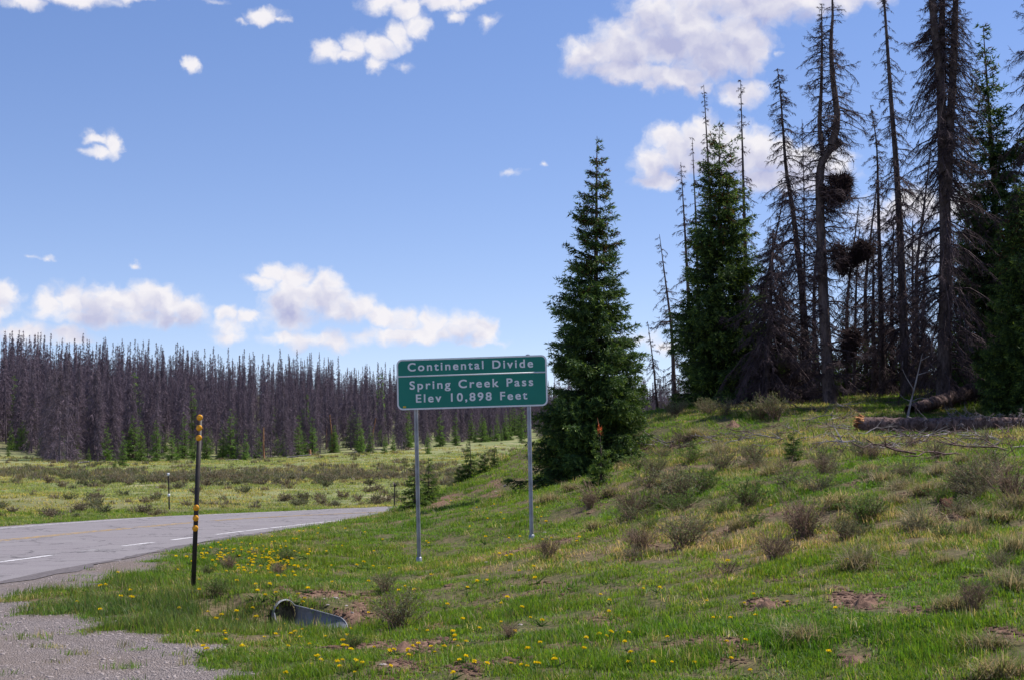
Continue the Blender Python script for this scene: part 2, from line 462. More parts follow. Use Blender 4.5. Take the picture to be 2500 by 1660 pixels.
class Mat:
    """thin wrapper round a node tree"""
    def __init__(s, name):
        s.m = bpy.data.materials.new(name); s.m.use_nodes = True
        s.t = s.m.node_tree; s.t.nodes.clear()
        s.out = s.n('ShaderNodeOutputMaterial')
    def n(s, t, **kw):
        x = s.t.nodes.new(t)
        for k, v in kw.items(): setattr(x, k, v)
        return x
    def l(s, a, b): s.t.links.new(a, b)
    def put(s, sock, v):
        if hasattr(v, 'links'): s.l(v, sock)
        else: sock.default_value = v
    def math(s, op, a, b=None, c=None, clamp=False):
        x = s.n('ShaderNodeMath', operation=op, use_clamp=clamp)
        for i, v in enumerate((a, b, c)):
            if v is not None: s.put(x.inputs[i], v)
        return x.outputs[0]
    def noise(s, scale, detail=4, rough=.55, vec=None, out='Fac', dist=0.0):
        x = s.n('ShaderNodeTexNoise'); x.inputs['Scale'].default_value = scale; x.inputs['Detail'].default_value = detail
        x.inputs['Roughness'].default_value = rough; x.inputs['Distortion'].default_value = dist
        s.l(vec if vec is not None else s.pos(), x.inputs['Vector'])
        return x.outputs[out]
    def pos(s):
        if not hasattr(s, '_p'): s._p = s.n('ShaderNodeTexCoord').outputs['Object']
        return s._p
    def attr(s, name, typ='GEOMETRY', out='Color'):
        x = s.n('ShaderNodeAttribute', attribute_name=name, attribute_type=typ); return x.outputs[out]
    def mix(s, f, a, b, blend='MIX'):
        x = s.n('ShaderNodeMix', data_type='RGBA', blend_type=blend)
        s.put(x.inputs[0], f)
        for i, v in ((6, a), (7, b)):
            if hasattr(v, 'links'): s.l(v, x.inputs[i])
            else: x.inputs[i].default_value = (*v, 1)
        return x.outputs[2]
    def ramp(s, f, a, b, clamp=True):
        x = s.n('ShaderNodeMapRange', clamp=clamp, interpolation_type='SMOOTHSTEP'); s.put(x.inputs[0], f); x.inputs[1].default_value = a; x.inputs[2].default_value = b
        return x.outputs[0]
    def bump(s, h, strength=.5, dist=.02):
        x = s.n('ShaderNodeBump'); x.inputs['Strength'].default_value = strength; x.inputs['Distance'].default_value = dist
        s.l(h, x.inputs['Height']); return x.outputs[0]
    def bsdf(s, col, rough=.8, normal=None, spec=.3, metal=0.0, transl=0.0, tcol=None):
        b = s.n('ShaderNodeBsdfPrincipled')
        if hasattr(col, 'links'): s.l(col, b.inputs['Base Color'])
        else: b.inputs['Base Color'].default_value = (*col, 1)
        s.put(b.inputs['Roughness'], rough); b.inputs['Specular IOR Level'].default_value = spec; b.inputs['Metallic'].default_value = metal
        if normal is not None: s.l(normal, b.inputs['Normal'])
        o = b.outputs[0]
        if transl > 0:
            t = s.n('ShaderNodeBsdfTranslucent')
            c = tcol if tcol is not None else col
            if hasattr(c, 'links'): s.l(c, t.inputs[0])
            else: t.inputs[0].default_value = (*c, 1)
            mx = s.n('ShaderNodeMixShader'); mx.inputs[0].default_value = transl
            s.l(o, mx.inputs[1]); s.l(t.outputs[0], mx.inputs[2]); o = mx.outputs[0]
        s.l(o, s.out.inputs[0])
        return s.m

def plain(name, col, rough=.7, metal=0.0, spec=.3, var=.18, nscale=6.0, bump=.0):
    m = Mat(name)
    nz = m.noise(nscale, 5, .6)
    c = m.mix(m.ramp(nz, .3, .7), tuple(v * (1 - var) for v in col), tuple(min(1, v * (1 + var)) for v in col))
    nrm = m.bump(m.noise(nscale * 6, 4, .6), bump, .01) if bump else None
    return m.bsdf(c, rough, nrm, spec, metal)

def foliage(name, transl=.3, rough=.6, spec=.25, inst=False, vary=.25, tmul=(1.25, 1.25, .6)):
    """leaf material: per-vertex colour, slight object-to-object variation, light through the leaf"""
    m = Mat(name)
    c = m.attr('Col')
    if inst: c = m.mix(1.0, c, m.attr('tint', 'INSTANCER'), 'MULTIPLY')
    oi = m.n('ShaderNodeObjectInfo')
    v = m.math('MULTIPLY_ADD', oi.outputs['Random'], vary, 1 - vary / 2)
    vv = m.n('ShaderNodeCombineXYZ'); m.l(v, vv.inputs[0]); m.l(v, vv.inputs[1]); m.l(v, vv.inputs[2])
    c = m.mix(1.0, c, vv.outputs[0], 'MULTIPLY')
    tc_ = m.mix(1.0, c, tmul, 'MULTIPLY')
    return m.bsdf(c, rough, None, spec, 0, transl, tc_)

M_GRASS = foliage('grass_blades', .5, .55, .3, inst=True)
M_NEEDLE = foliage('spruce_needles', .24, .6, .22, vary=.3)
M_LEAF = foliage('shrub_leaves', .3, .6, .2, vary=.3)
M_PETAL = foliage('dandelion', .25, .7, .1, vary=.15, tmul=(1.1, 1.1, 1))
def wood(name, dark, light, rough=.9, scale=9.0, bumpy=.6):
    m = Mat(name)
    mp = m.n('ShaderNodeMapping'); mp.inputs['Scale'].default_value = (1, 1, .35); m.l(m.pos(), mp.inputs[0])
    nz = m.noise(scale, 6, .65, mp.outputs[0])
    vo = m.n('ShaderNodeTexVoronoi'); vo.inputs['Scale'].default_value = scale * 1.6; m.l(mp.outputs[0], vo.inputs['Vector'])
    oi = m.n('ShaderNodeObjectInfo')
    f = m.math('ADD', m.ramp(nz, .32, .7), m.math('MULTIPLY_ADD', oi.outputs['Random'], .4, -.2), clamp=True)
    c = m.mix(f, dark, light)
    c = m.mix(1.0, c, m.attr('Col'), 'MULTIPLY')
    return m.bsdf(c, rough, m.bump(m.math('ADD', nz, vo.outputs['Distance']), bumpy, .03), .15)
M_BARK = wood('bark_live', (.055, .04, .032), (.16, .12, .10))
M_DEAD = wood('bark_dead', (.05, .038, .037), (.15, .115, .11))
M_DTWIG = wood('twig_dead', (.058, .043, .045), (.135, .102, .104), scale=3.0, bumpy=0)
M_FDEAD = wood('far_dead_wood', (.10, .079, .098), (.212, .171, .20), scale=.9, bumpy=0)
M_GREY = wood('weathered_wood', (.13, .112, .112), (.36, .325, .32), scale=7)
M_STEM = wood('shrub_stem', (.13, .085, .065), (.30, .20, .15), scale=8, bumpy=0)
M_LOGB = wood('log_bark', (.066, .042, .038), (.225, .152, .14), scale=11)
M_TORN = wood('torn_wood', (.15, .065, .025), (.46, .26, .13), scale=12)

# ------------------------------------------------------------------ land colours
_sw = np.array([flat(px, py) for px, py in [(8, 1462), (202, 1432), (335, 1394), (427, 1363), (526, 1329), (686, 1299), (800, 1281), (880, 1270)]])
SHW = np.stack([_sw[:, 1], road_dist(_sw[:, 0], _sw[:, 1])], -1)
SHW = SHW[np.argsort(SHW[:, 0])]
def land_masks(x, y):
    """soil, gravel, dry, lush in 0..1 for the near land"""
    P = np.stack([x, y, height(x, y)], -1)
    d = np.hypot(x, y)
    ge = gravel_edge(x, y); rd = road_dist(x, y)
    n = fbm(x, y, .9, 4, 31)
    grav = sstep(-.1, .9, ge + (n - .5) * 2.2) * (d < 60)
    # gravel shoulder along the road: wide at the pull-off, narrow up the road
    wid = np.interp(y, SHW[:, 0], SHW[:, 1])
    sh = sstep(wid + .4, wid - .4, np.abs(rd) + (n - .5) * 1.2) * (rd > 0)
    shf = sstep(5.9, 5.0, np.abs(rd) + (n - .5) * 1.2) * (rd <= 0)
    grav = np.maximum(grav, np.maximum(sh, shf))
    soil = .34 * sstep(-3.0, -1.2, x) * sstep(30, 17, d) * np.ones_like(x)
    for (cx, cy, rx, ry, w) in SOIL:
        e = ((x - cx) / rx) ** 2 + ((y - cy) / ry) ** 2
        soil = np.maximum(soil, w * np.exp(-e))
    m2 = fbm(x, y, .75, 4, 57, .65)
    soil = sstep(.46, .72, np.minimum(soil, 1) * .52 + m2 * .95 - .25) * (1 - grav)
    dry = sstep(.46, .68, fbm(x, y, 3.2, 4, 77) + .16 * sstep(12, 34, d) * sstep(-1, 6, x))
    lush = sstep(.45, .65, fbm(x, y, 5.0, 3, 91) + .18 * sstep(4, -3, x))
    return soil, grav, dry, lush
_soilpx = [(930,1560,70,50,1),(1000,1600,110,60,1.15),(1060,1530,90,50,1),(1180,1500,90,40,.9),(1130,1420,80,30,.8),(1250,1345,120,26,.8),(1390,1330,60,20,.8),
           (1340,1450,110,40,.7),(1510,1540,120,60,.95),(1370,1570,140,60,.8),(1150,1630,150,50,.9),(1300,1640,150,40,.8),(1868,1474,50,20,1.3),(2110,1466,60,26,1.3),
           (2090,1620,80,34,1.0),(2400,1545,110,30,.8),(1600,1580,150,60,.7),(1800,1570,120,40,.6),(770,1455,120,34,1.1),(840,1490,60,30,1.0),(690,1440,70,18,.9),
           (1200,1215,60,16,1.0),(1270,1180,60,14,1.0),(1090,1232,40,12,1.0),(2330,1265,80,26,1.0),(1660,1400,80,22,.6),(1940,1385,60,18,.6),(1440,1250,60,18,.5),(880,1530,60,26,1.0),(1720,1540,90,30,.7)]
SOIL = []
_sp = np.array(_soilpx)
_hp = ground_hit(_sp[:, 0], _sp[:, 1]); _hx = ground_hit(_sp[:, 0] + _sp[:, 2], _sp[:, 1]); _hy = ground_hit(_sp[:, 0], _sp[:, 1] + _sp[:, 3])
for a, b, c, q in zip(_hp, _hx, _hy, _soilpx):
    SOIL.append((a[0], a[1], max(.25, abs(b[0] - a[0])), max(.3, abs(c[1] - a[1])), q[4]))

# ------------------------------------------------------------------ ground: one sheet, fine near the camera, out to the horizon
def build_ground():
    th = np.unique(np.r_[np.linspace(-180, -34, 60), np.linspace(-34, 34, 540), np.linspace(34, 180, 60)])
    th = np.radians(th)
    rr = np.r_[0.6, np.geomspace(1.2, 6.0, 14)[:-1], np.geomspace(6.0, 60, 330)[:-1], np.geomspace(60, 420, 130)[:-1], np.geomspace(420, 9000, 24)]
    R, T = np.meshgrid(rr, th, indexing='ij')
    X = R * np.sin(T); Y = R * np.cos(T)
    Z = height(X, Y)
    V = np.stack([X, Y, Z], -1).reshape(-1, 3)
    nr, nt_ = R.shape
    idx = np.arange(nr * nt_).reshape(nr, nt_)
    F = np.stack([idx[:-1, :-1], idx[:-1, 1:], idx[1:, 1:], idx[1:, :-1]], -1).reshape(-1, 4)
    x, y = X.ravel(), Y.ravel()
    soil, grav, dry, lush = land_masks(x, y)
    me = mesh_np('ground', V, F, None, np.stack([soil, grav, dry], -1), True)
    a = me.attributes.new('lush', 'FLOAT', 'POINT'); a.data.foreach_set('value', lush.astype(np.float32))
    far = sstep(45, 75, np.hypot(x, y))
    a = me.attributes.new('far', 'FLOAT', 'POINT'); a.data.foreach_set('value', far.astype(np.float32))
    m = Mat('ground')
    c = m.n('ShaderNodeSeparateColor'); m.l(m.attr('Col'), c.inputs[0])
    soil_, grav_, dry_ = c.outputs
    lush_ = m.attr('lush', out='Fac'); far_ = m.attr('far', out='Fac')
    nf = m.noise(14, 6, .65); nm = m.noise(2.2, 5, .6); nl = m.noise(.11, 5, .62); nx = m.noise(.55, 4, .6)
    green = m.mix(m.ramp(nf, .35, .68), (.05, .055, .022), (.125, .115, .05))
    thatch = m.mix(m.ramp(nf, .3, .7), (.10, .065, .042), (.225, .155, .105))
    near = m.mix(m.math('MULTIPLY', m.math('ADD', dry_, m.ramp(nm, .42, .68)), .42, clamp=True), green, thatch)
    soilc = m.mix(m.ramp(nf, .3, .72), (.115, .065, .045), (.265, .165, .118))
    near = m.mix(soil_, near, soilc)
    # meadow across the road
    mg = m.mix(m.ramp(nl, .38, .62), (.148, .182, .068), (.215, .22, .102))
    mg = m.mix(m.ramp(m.noise(.35, 5, .65), .52, .72), mg, (.34, .285, .185))
    mg = m.mix(m.ramp(m.noise(.8, 6, .7), .55, .78), mg, (.13, .125, .08))
    col = m.mix(far_, near, mg)
    # gravel
    vo = m.n('ShaderNodeTexVoronoi'); vo.inputs['Scale'].default_value = 60; m.l(m.pos(), vo.inputs['Vector'])
    gs = m.n('ShaderNodeSeparateColor'); m.l(vo.outputs['Color'], gs.inputs[0])
    gc = m.mix(gs.outputs[0], (.14, .118, .112), (.35, .30, .288))
    gc = m.mix(m.ramp(nx, .4, .7), gc, (.235, .19, .165))
    gf = m.ramp(m.math('ADD', grav_, m.math('MULTIPLY_ADD', nf, .5, -.25)), .42, .6)
    col = m.mix(gf, col, gc)
    h = m.math('ADD', m.math('MULTIPLY', nf, 1.0), m.math('MULTIPLY', m.math('MULTIPLY', vo.outputs['Distance'], -1.2), gf))
    me.materials.append(m.bsdf(col, .95, m.bump(h, .9, .03), .12))
    return tag(obj('ground', me), kind='structure')
build_ground()

# ------------------------------------------------------------------ road
def strip(name, off0, off1, z, mat, s0=0, s1=None, jit0=0.0, jit1=0.0, seed=0, across=2):
    i0 = int(s0 / .5); i1 = len(CL) if s1 is None else int(s1 / .5)
    C = CL[i0:i1]; N = CLN[i0:i1]
    k = np.arange(i0, i1) * .5
    def off(o, j, sd):
        v = o(C) if callable(o) else np.full(len(C), float(o))
        return v + (fbm(k, k * 0 + sd, .9, 3, seed) - .5) * j
    o0, o1 = off(off0, jit0, 3.3), off(off1, jit1, 8.8)
    rows = []
    for f in np.linspace(0, 1, across):
        o = o0 * (1 - f) + o1 * f
        p = C + N * o[:, None]
        rows.append(np.c_[p, np.full(len(p), z)])
    V = np.stack(rows, 1)
    n = len(C)
    idx = np.arange(n * across).reshape(n, across)
    F = np.stack([idx[:-1, :-1], idx[:-1, 1:], idx[1:, 1:], idx[1:, :-1]], -1).reshape(-1, 4)
    return obj(name, mesh_np(name, V.reshape(-1, 3), F, mat))
m = Mat('asphalt')
nf = m.noise(40, 5, .7); nm = m.noise(.9, 5, .6); nb = m.noise(.22, 3, .5)
a0 = m.mix(m.ramp(nf, .3, .7), (.14, .125, .132), (.245, .222, .23))
a0 = m.mix(m.math('MULTIPLY', m.ramp(nm, .4, .7), .5), a0, (.225, .21, .212))
vo = m.n('ShaderNodeTexVoronoi', feature='DISTANCE_TO_EDGE'); vo.inputs['Scale'].default_value = .55
wv = m.n('ShaderNodeVectorMath', operation='ADD'); m.l(m.pos(), wv.inputs[0]); m.l(m.noise(1.6, 3, .6, out='Color'), wv.inputs[1]); m.l(wv.outputs[0], vo.inputs['Vector'])
crk = m.ramp(vo.outputs['Distance'], .022, .0)
a0 = m.mix(m.math('MULTIPLY', crk, m.ramp(nb, .38, .52)), a0, (.055, .05, .052))
a0 = m.mix(m.math('MULTIPLY', m.ramp(m.noise(3.0, 5, .7), .6, .75), .55), a0, (.09, .08, .083))
mpx = m.n('ShaderNodeMapping'); mpx.inputs['Rotation'].default_value = (0, 0, .35); mpx.inputs['Scale'].default_value = (.10, 2.2, 1); m.l(m.pos(), mpx.inputs[0])
a0 = m.mix(m.math('MULTIPLY', m.ramp(m.noise(1.2, 4, .7, mpx.outputs[0]), .58, .68), .6), a0, (.085, .077, .08))
M_ASPH = m.bsdf(a0, .85, m.bump(nf, .4, .006), .25)
def wornpaint(name, c, thr):
    m = Mat(name)
    w = m.ramp(m.noise(5, 6, .75), thr, thr + .12)
    cc = m.mix(w, (.20, .185, .188), m.mix(m.noise(30, 4, .7), tuple(v * .8 for v in c), c))
    return m.bsdf(cc, .7, None, .3)
near_edge = lambda C: np.interp(C[:, 1], [8, 20, 26, 35, 43.5, 60], [7.6, 7.35, 6.4, 5.25, 5.0, 4.9])
tag(strip('road', -5.0, near_edge, 0.004, M_ASPH, jit0=.5, jit1=.55, seed=4, across=6), kind='structure')
# darker broken asphalt lip along the near edge
mlip = plain('asphalt_lip', (.11, .095, .097), .9, var=.4, nscale=12, bump=.5)
tag(strip('road_edge_lip', lambda C: near_edge(C) - .10, lambda C: near_edge(C) + .10, 0.008, mlip, jit0=.5, jit1=.8, seed=14), kind='structure')
_sfun = lambda px, py: float(np.argmin(((CL - flat(px, py)[:2]) ** 2).sum(1)) * .5)
M_WLINE = wornpaint('edge_line_paint', (.68, .66, .67), .40)
M_WLINE2 = wornpaint('edge_line_paint_worn', (.62, .60, .60), .50)
M_YLINE = wornpaint('centre_line_paint', (.55, .34, .08), .42)
_a, _b, _c2 = _sfun(140, 1350), _sfun(215, 1337), _sfun(470, 1308)
for nm_, s0, s1, mt in [('near', 0, _a, M_WLINE), ('near', _a + .6, _b, M_WLINE2), ('near', _b + .7, _b + 2.6, M_WLINE), ('near', _b + 3.3, _c2, M_WLINE), ('near', _c2 + .8, None, M_WLINE)]:
    tag(strip('edge_line', 4.22, 4.36, 0.0085, mt, s0, s1, .02, .02, 5), kind='structure')
for s0, s1 in [(0, _sfun(430, 1262)), (_sfun(430, 1262) + 1.2, None)]:
    tag(strip('edge_line', -4.42, -4.28, 0.0085, M_WLINE, s0, s1, .02, .02, 6), kind='structure')
for o0 in (-.30, -.04):
    for s0, s1 in [(0, _sfun(340, 1287)), (_sfun(350, 1286), _sfun(520, 1272)), (_sfun(530, 1271), None)]:
        tag(strip('centre_line', o0, o0 + .12, 0.0085, M_YLINE, s0, s1, .02, .02, 7), kind='structure')

# ------------------------------------------------------------------ vegetation builders
def unit(v): return v / (np.linalg.norm(v, axis=-1, keepdims=True) + 1e-9)
def spike_tris(base, d, ln, w, rng):
    """flat pointed leaves: base (n,3), direction (n,3), length (n,), width (n,)"""
    n = len(base)
    side = unit(np.cross(d, rng.normal(size=(n, 3))))
    V = np.stack([base - side * w[:, None] * .5, base + side * w[:, None] * .5, base + d * ln[:, None]], 1)
    return V.reshape(-1, 3), np.arange(3 * n).reshape(-1, 3)

def trunk_tube(mb, path, r0, r1, sides=9, flare=1.5, col=(1, 1, 1), power=1.0, smooth=1):
    path = np.asarray(path, float)
    s = np.r_[0, np.cumsum(np.linalg.norm(np.diff(path, axis=0), axis=1))]
    n = max(8, int(s[-1] / .45))
    q = np.linspace(0, s[-1], n)
    p = np.stack([np.interp(q, s, path[:, i]) for i in range(3)], -1)
    if len(path) > 2:
        for _ in range(smooth): p[1:-1] = p[1:-1] * .5 + (p[:-2] + p[2:]) * .25
    f = q / s[-1]
    r = r0 + (r1 - r0) * f ** power
    r = r * (1 + (flare - 1) * np.exp(-q / .35))
    V, F = tubes(p[None], r[None], sides)
    mb.add(V, F, col)
    return p, r

def live_spruce(seed, H, R, nbr=260, dens=1.0, leaf=.085, base_clear=.03, gaps=.2, tipcol=(.22, .30, .05), deep=(.030, .064, .026), mid=(.085, .155, .042), cones=0.0, spire=.9, wj=.007, longb=.05):
    """conifer: trunk mesh and needle mesh, origin at the base"""
    rng = np.random.default_rng(seed)
    tb = MB()
    trunk_tube(tb, [(0, 0, -.15), (rng.normal() * .02 * H, rng.normal() * .02 * H, H * .5), (0, 0, H)], .014 * H + .02, .006, 7, 1.4)
    # branches in whorls
    nwh = max(16, int(H / .30))
    wh = np.linspace(base_clear, .985, nwh)
    t = np.clip(rng.choice(wh, nbr, p=(1.08 - wh) / (1.08 - wh).sum()) + rng.normal(0, wj, nbr), base_clear * .7, .992)
    az = rng.uniform(0, 2 * np.pi, nbr)
    prof = (1 - t) ** spire * np.interp(t, [0, .06, .18, 1], [.86, .98, 1, 1])
    L = R * prof * rng.uniform(.66, 1.1, nbr) + .05 * R * (1 - t) + .03
    weak = rng.random(nbr) < gaps
    L = np.where(weak, L * rng.uniform(.35, .7, nbr), L)
    # gentle thinning by direction so that the outline is uneven
    L *= .80 + .40 * vnoise(az * 1.3 + 10, t * 13, seed)
    L = np.where(rng.random(nbr) < longb, L * 1.32, L)
    K = 7
    s = np.linspace(0, 1, K)
    lift = np.interp(t, [0, .35, .8, 1], [-.42, -.22, .22, .75])[:, None] + rng.normal(0, .08, (nbr, 1))
    rad = L[:, None] * s * (1 - .05 * s)
    zz = L[:, None] * (lift * s + (.24 - .12 * t[:, None]) * s ** 2.6)
    swing = rng.normal(0, .10, (nbr, 1)) * s ** 2
    ang = az[:, None] + swing
    spine = np.stack([rad * np.cos(ang), rad * np.sin(ang), H * t[:, None] + zz], -1)
    V, F = tubes(spine, (.008 + .010 * L)[:, None] * (1 - .9 * s)[None], 3)
    tb.add(V, F, (.8, .8, .8))
    # branchlets
    nb = np.maximum(5, (L * 22 * dens)).astype(int)
    bi = np.repeat(np.arange(nbr), nb)
    u = rng.random(len(bi)) ** .75
    u = .03 + .97 * u
    k = np.clip((u * (K - 1)).astype(int), 0, K - 2); fr = u * (K - 1) - k
    base = spine[bi, k] * (1 - fr[:, None]) + spine[bi, k + 1] * fr[:, None]
    tang = unit(spine[bi, k + 1] - spine[bi, k])
    sidev = unit(np.cross(tang, np.array([0, 0, 1.0])))
    sg = rng.choice([-1, 1], len(bi))[:, None]
    hang = rng.uniform(-.75, .12, (len(bi), 1))
    bd = unit(tang * rng.uniform(.35, 1.0, (len(bi), 1)) + sidev * sg * rng.uniform(.25, 1.0, (len(bi), 1)) + np.array([0, 0, 1.0]) * hang)
    bl = (.05 + .30 * L[bi] * (1.12 - u) ** .8) * rng.uniform(.5, 1.1, len(bi)) + leaf * .6
    bl = np.minimum(bl, .55)
    # needles as short pointed sprays along each branchlet
    nn = np.maximum(3, (bl / leaf * 3.4).astype(int))
    ni = np.repeat(np.arange(len(bi)), nn)
    v = rng.random(len(ni))
    q = base[ni] + bd[ni] * (bl[ni] * v)[:, None] + np.array([0, 0, -1.0]) * (.25 * bl[ni] * v ** 2)[:, None]
    rd_ = unit(bd[ni] * rng.uniform(.5, 1.3, (len(ni), 1)) + rng.normal(size=(len(ni), 3)) * .62)
    ln = leaf * rng.uniform(.7, 1.35, len(ni)); w = leaf * rng.uniform(.22, .40, len(ni))
    V, F = spike_tris(q, rd_, ln, w, rng)
    # colour: older needles dark, this year's tips yellow-green
    out = np.clip((u[ni] * .55 + v * .5), 0, 1)
    mixm = np.clip(out ** 1.6 + rng.normal(0, .18, len(ni)), 0, 1)[:, None]
    c = np.array(deep) * (1 - mixm) + np.array(mid) * mixm
    tip = ((v > .72) & (rng.random(len(ni)) < .45))[:, None]
    c = np.where(tip, c * .35 + np.array(tipcol) * .65, c)
    br = rng.uniform(.75, 1.25, nbr)[bi][ni][:, None]
    c = c * br
    if cones:
        ct = (rng.random(len(bi)) < cones * sstep(.45, .85, t[bi]))[ni][:, None]
        c = np.where(ct, np.array([.12, .055, .025]) * rng.uniform(.7, 1.3, (len(ni), 1)), c)
    c = np.repeat(c, 3, axis=0)
    cme = mesh_np('crown', V, F, M_NEEDLE, c)
    return tb.mesh('trunk', M_BARK, True), cme

def make_tree(name, tm, cm, loc, label, group=None, rz=0.0, sc=1.0, cat='tree', cname='crown', tilt=(0, 0)):
    r = empty(name, loc, label, cat, group, rz)
    r.scale = (sc, sc, sc) if np.isscalar(sc) else sc
    r.rotation_euler = (tilt[0], tilt[1], rz)
    obj('trunk', tm, r)
    if cm is not None: obj(cname, cm, r)
    return r

def dead_limbs(rng, P, n, Lfun, t0=.05, t1=1.0, detail=1.0, r_k=1.0, droop=.55, brush=1.0):
    """bare drooping limbs with hanging twigs along the stem path P (points, bottom to top); returns MB"""
    mb = MB()
    P = np.asarray(P, float)
    s = np.r_[0, np.cumsum(np.linalg.norm(np.diff(P, axis=0), axis=1))]
    t = t0 + (t1 - t0) * np.sort(rng.random(n)) 
    b = np.stack([np.interp(t * s[-1], s, P[:, i]) for i in range(3)], -1)
    L = Lfun(t) * rng.uniform(.22, 1.2, n) * np.where(rng.random(n) < .12, 1.3, 1.0)
    az = rng.uniform(0, 2 * np.pi, n)
    K = 7; u = np.linspace(0, 1, K)
    up0 = rng.uniform(-.32, .36, (n, 1)) + .25 * (t[:, None] - .5)
    dr = droop * rng.uniform(.55, 1.35, (n, 1)) * (1.05 - .35 * t[:, None])
    up2 = rng.uniform(0, .42, (n, 1))
    zz = L[:, None] * (up0 * u - dr * u ** 1.7 + up2 * u ** 5)
    ang = az[:, None] + rng.normal(0, .16, (n, 1)) * u ** 2
    rad = L[:, None] * u * (1 - .18 * u)
    sp = b[:, None] + np.stack([rad * np.cos(ang), rad * np.sin(ang), zz], -1)
    sp[:, 1:] += rng.normal(0, .014, (n, K - 1, 3)) * L[:, None, None]
    r = (.009 + .0115 * L)[:, None] * (1.0 - .82 * u)[None] * r_k
    V, F = tubes(sp, r, 3); mb.add(V, F, (.75, .72, .75))
    # twigs
    nt1 = np.maximum(5, (L * 14.5 * detail + 4)).astype(int)
    bi = np.repeat(np.arange(n), nt1)
    uu = rng.uniform(.12, 1, len(bi))
    k = np.clip((uu * (K - 1)).astype(int), 0, K - 2); fr = (uu * (K - 1) - k)[:, None]
    tb = sp[bi, k] * (1 - fr) + sp[bi, k + 1] * fr
    tg = unit(sp[bi, k + 1] - sp[bi, k])
    sd = unit(np.cross(tg, np.array([0, 0, 1.0]))) * rng.choice([-1, 1], len(bi))[:, None]
    d = unit(tg * rng.uniform(.3, 1.1, (len(bi), 1)) + sd * rng.uniform(.1, 1, (len(bi), 1)) + np.array([0, 0, 1.0]) * rng.uniform(-.95, .15, (len(bi), 1)))
    tl = (.07 + .24 * L[bi] * (1.1 - uu * .75)) * rng.uniform(.4, 1.15, len(bi))
    tl = np.minimum(tl, .75)
    sag = np.array([0, 0, -1.0]) * (tl * rng.uniform(.05, .35, len(bi)))[:, None]
    tp = np.stack([tb, tb + d * (tl * .5)[:, None] + sag * .35 + rng.normal(0, .02, (len(bi), 3)), tb + d * tl[:, None] + sag], 1)
    tr = np.stack([.0062 * np.ones(len(bi)), .0048 * np.ones(len(bi)), .0018 * np.ones(len(bi))], 1) * r_k
    V, F = tubes(tp, tr, 3); mb.add(V, F, (.9, .86, .9))
    # fine side twigs as slivers
    m2 = max(1, int(4 * brush))
    fi = np.repeat(np.arange(len(bi)), m2)
    fu = rng.uniform(.15, 1, len(fi))[:, None]
    fb = tp[fi, 0] * (1 - fu) ** 2 + 2 * tp[fi, 1] * fu * (1 - fu) + tp[fi, 2] * fu ** 2
    fd = unit(d[fi] * .7 + rng.normal(size=(len(fi), 3)) * .8 + np.array([0, 0, -.35]))
    fl = tl[fi] * rng.uniform(.15, .42, len(fi)) + .03
    V, F = spike_tris(fb, fd, fl, np.full(len(fi), .0105) * r_k, rng)
    mb.add(V, F, (1.0, .96, 1.0))
    return mb

def near_dead(name, stems, Y, label, seed, n=90, Lmax=1.5, detail=1.0, r0=.2, group=None, tfun=None, dY=None, droop=.55, brooms=(), brush=1.0, t0=.03):
    """standing dead spruce; stems = list of (pixel polyline bottom->top, r0, r1) at distance Y"""
    rng = np.random.default_rng(seed)
    bx, by = stems[0][0][0]
    base = at(bx, by, Y)
    base[2] = height(base[0:1], base[1:2])[0] - .05
    root = empty(name, base, label, 'tree', group)
    tb = MB(); lm = None
    for k, (poly, ra, rb) in enumerate(stems):
        yy = Y + (dY[k] if dY else 0)
        P = np.array([at(px, py, yy) for px, py in poly])
        if k == 0: P[0] = base
        P = P - base
        p, r = trunk_tube(tb, P, ra, rb, 9, 1.35 if k == 0 else 1.0)
        if k == 0: P0 = p
        Ls = Lmax * (1.0 if k == 0 else .72)
        f = tfun if (tfun and k == 0) else (lambda t: Ls * np.interp(t, [0, .15, .5, 1], [.75, 1, .85, .12]))
        nn = n if k == 0 else int(n * .55)
        m_ = dead_limbs(rng, p, nn, f, t0 if k == 0 else .0, 1.0, detail, 1.0, droop, brush)
        obj('limbs', m_.mesh('limbs', M_DTWIG), root)
    tr = obj('trunk', tb.mesh('trunk', M_DEAD, True), root)
    for (px, py, rx, ry, sd) in brooms:
        broom(root, base, px, py, rx, ry, Y - .2, sd, P0)
    return root

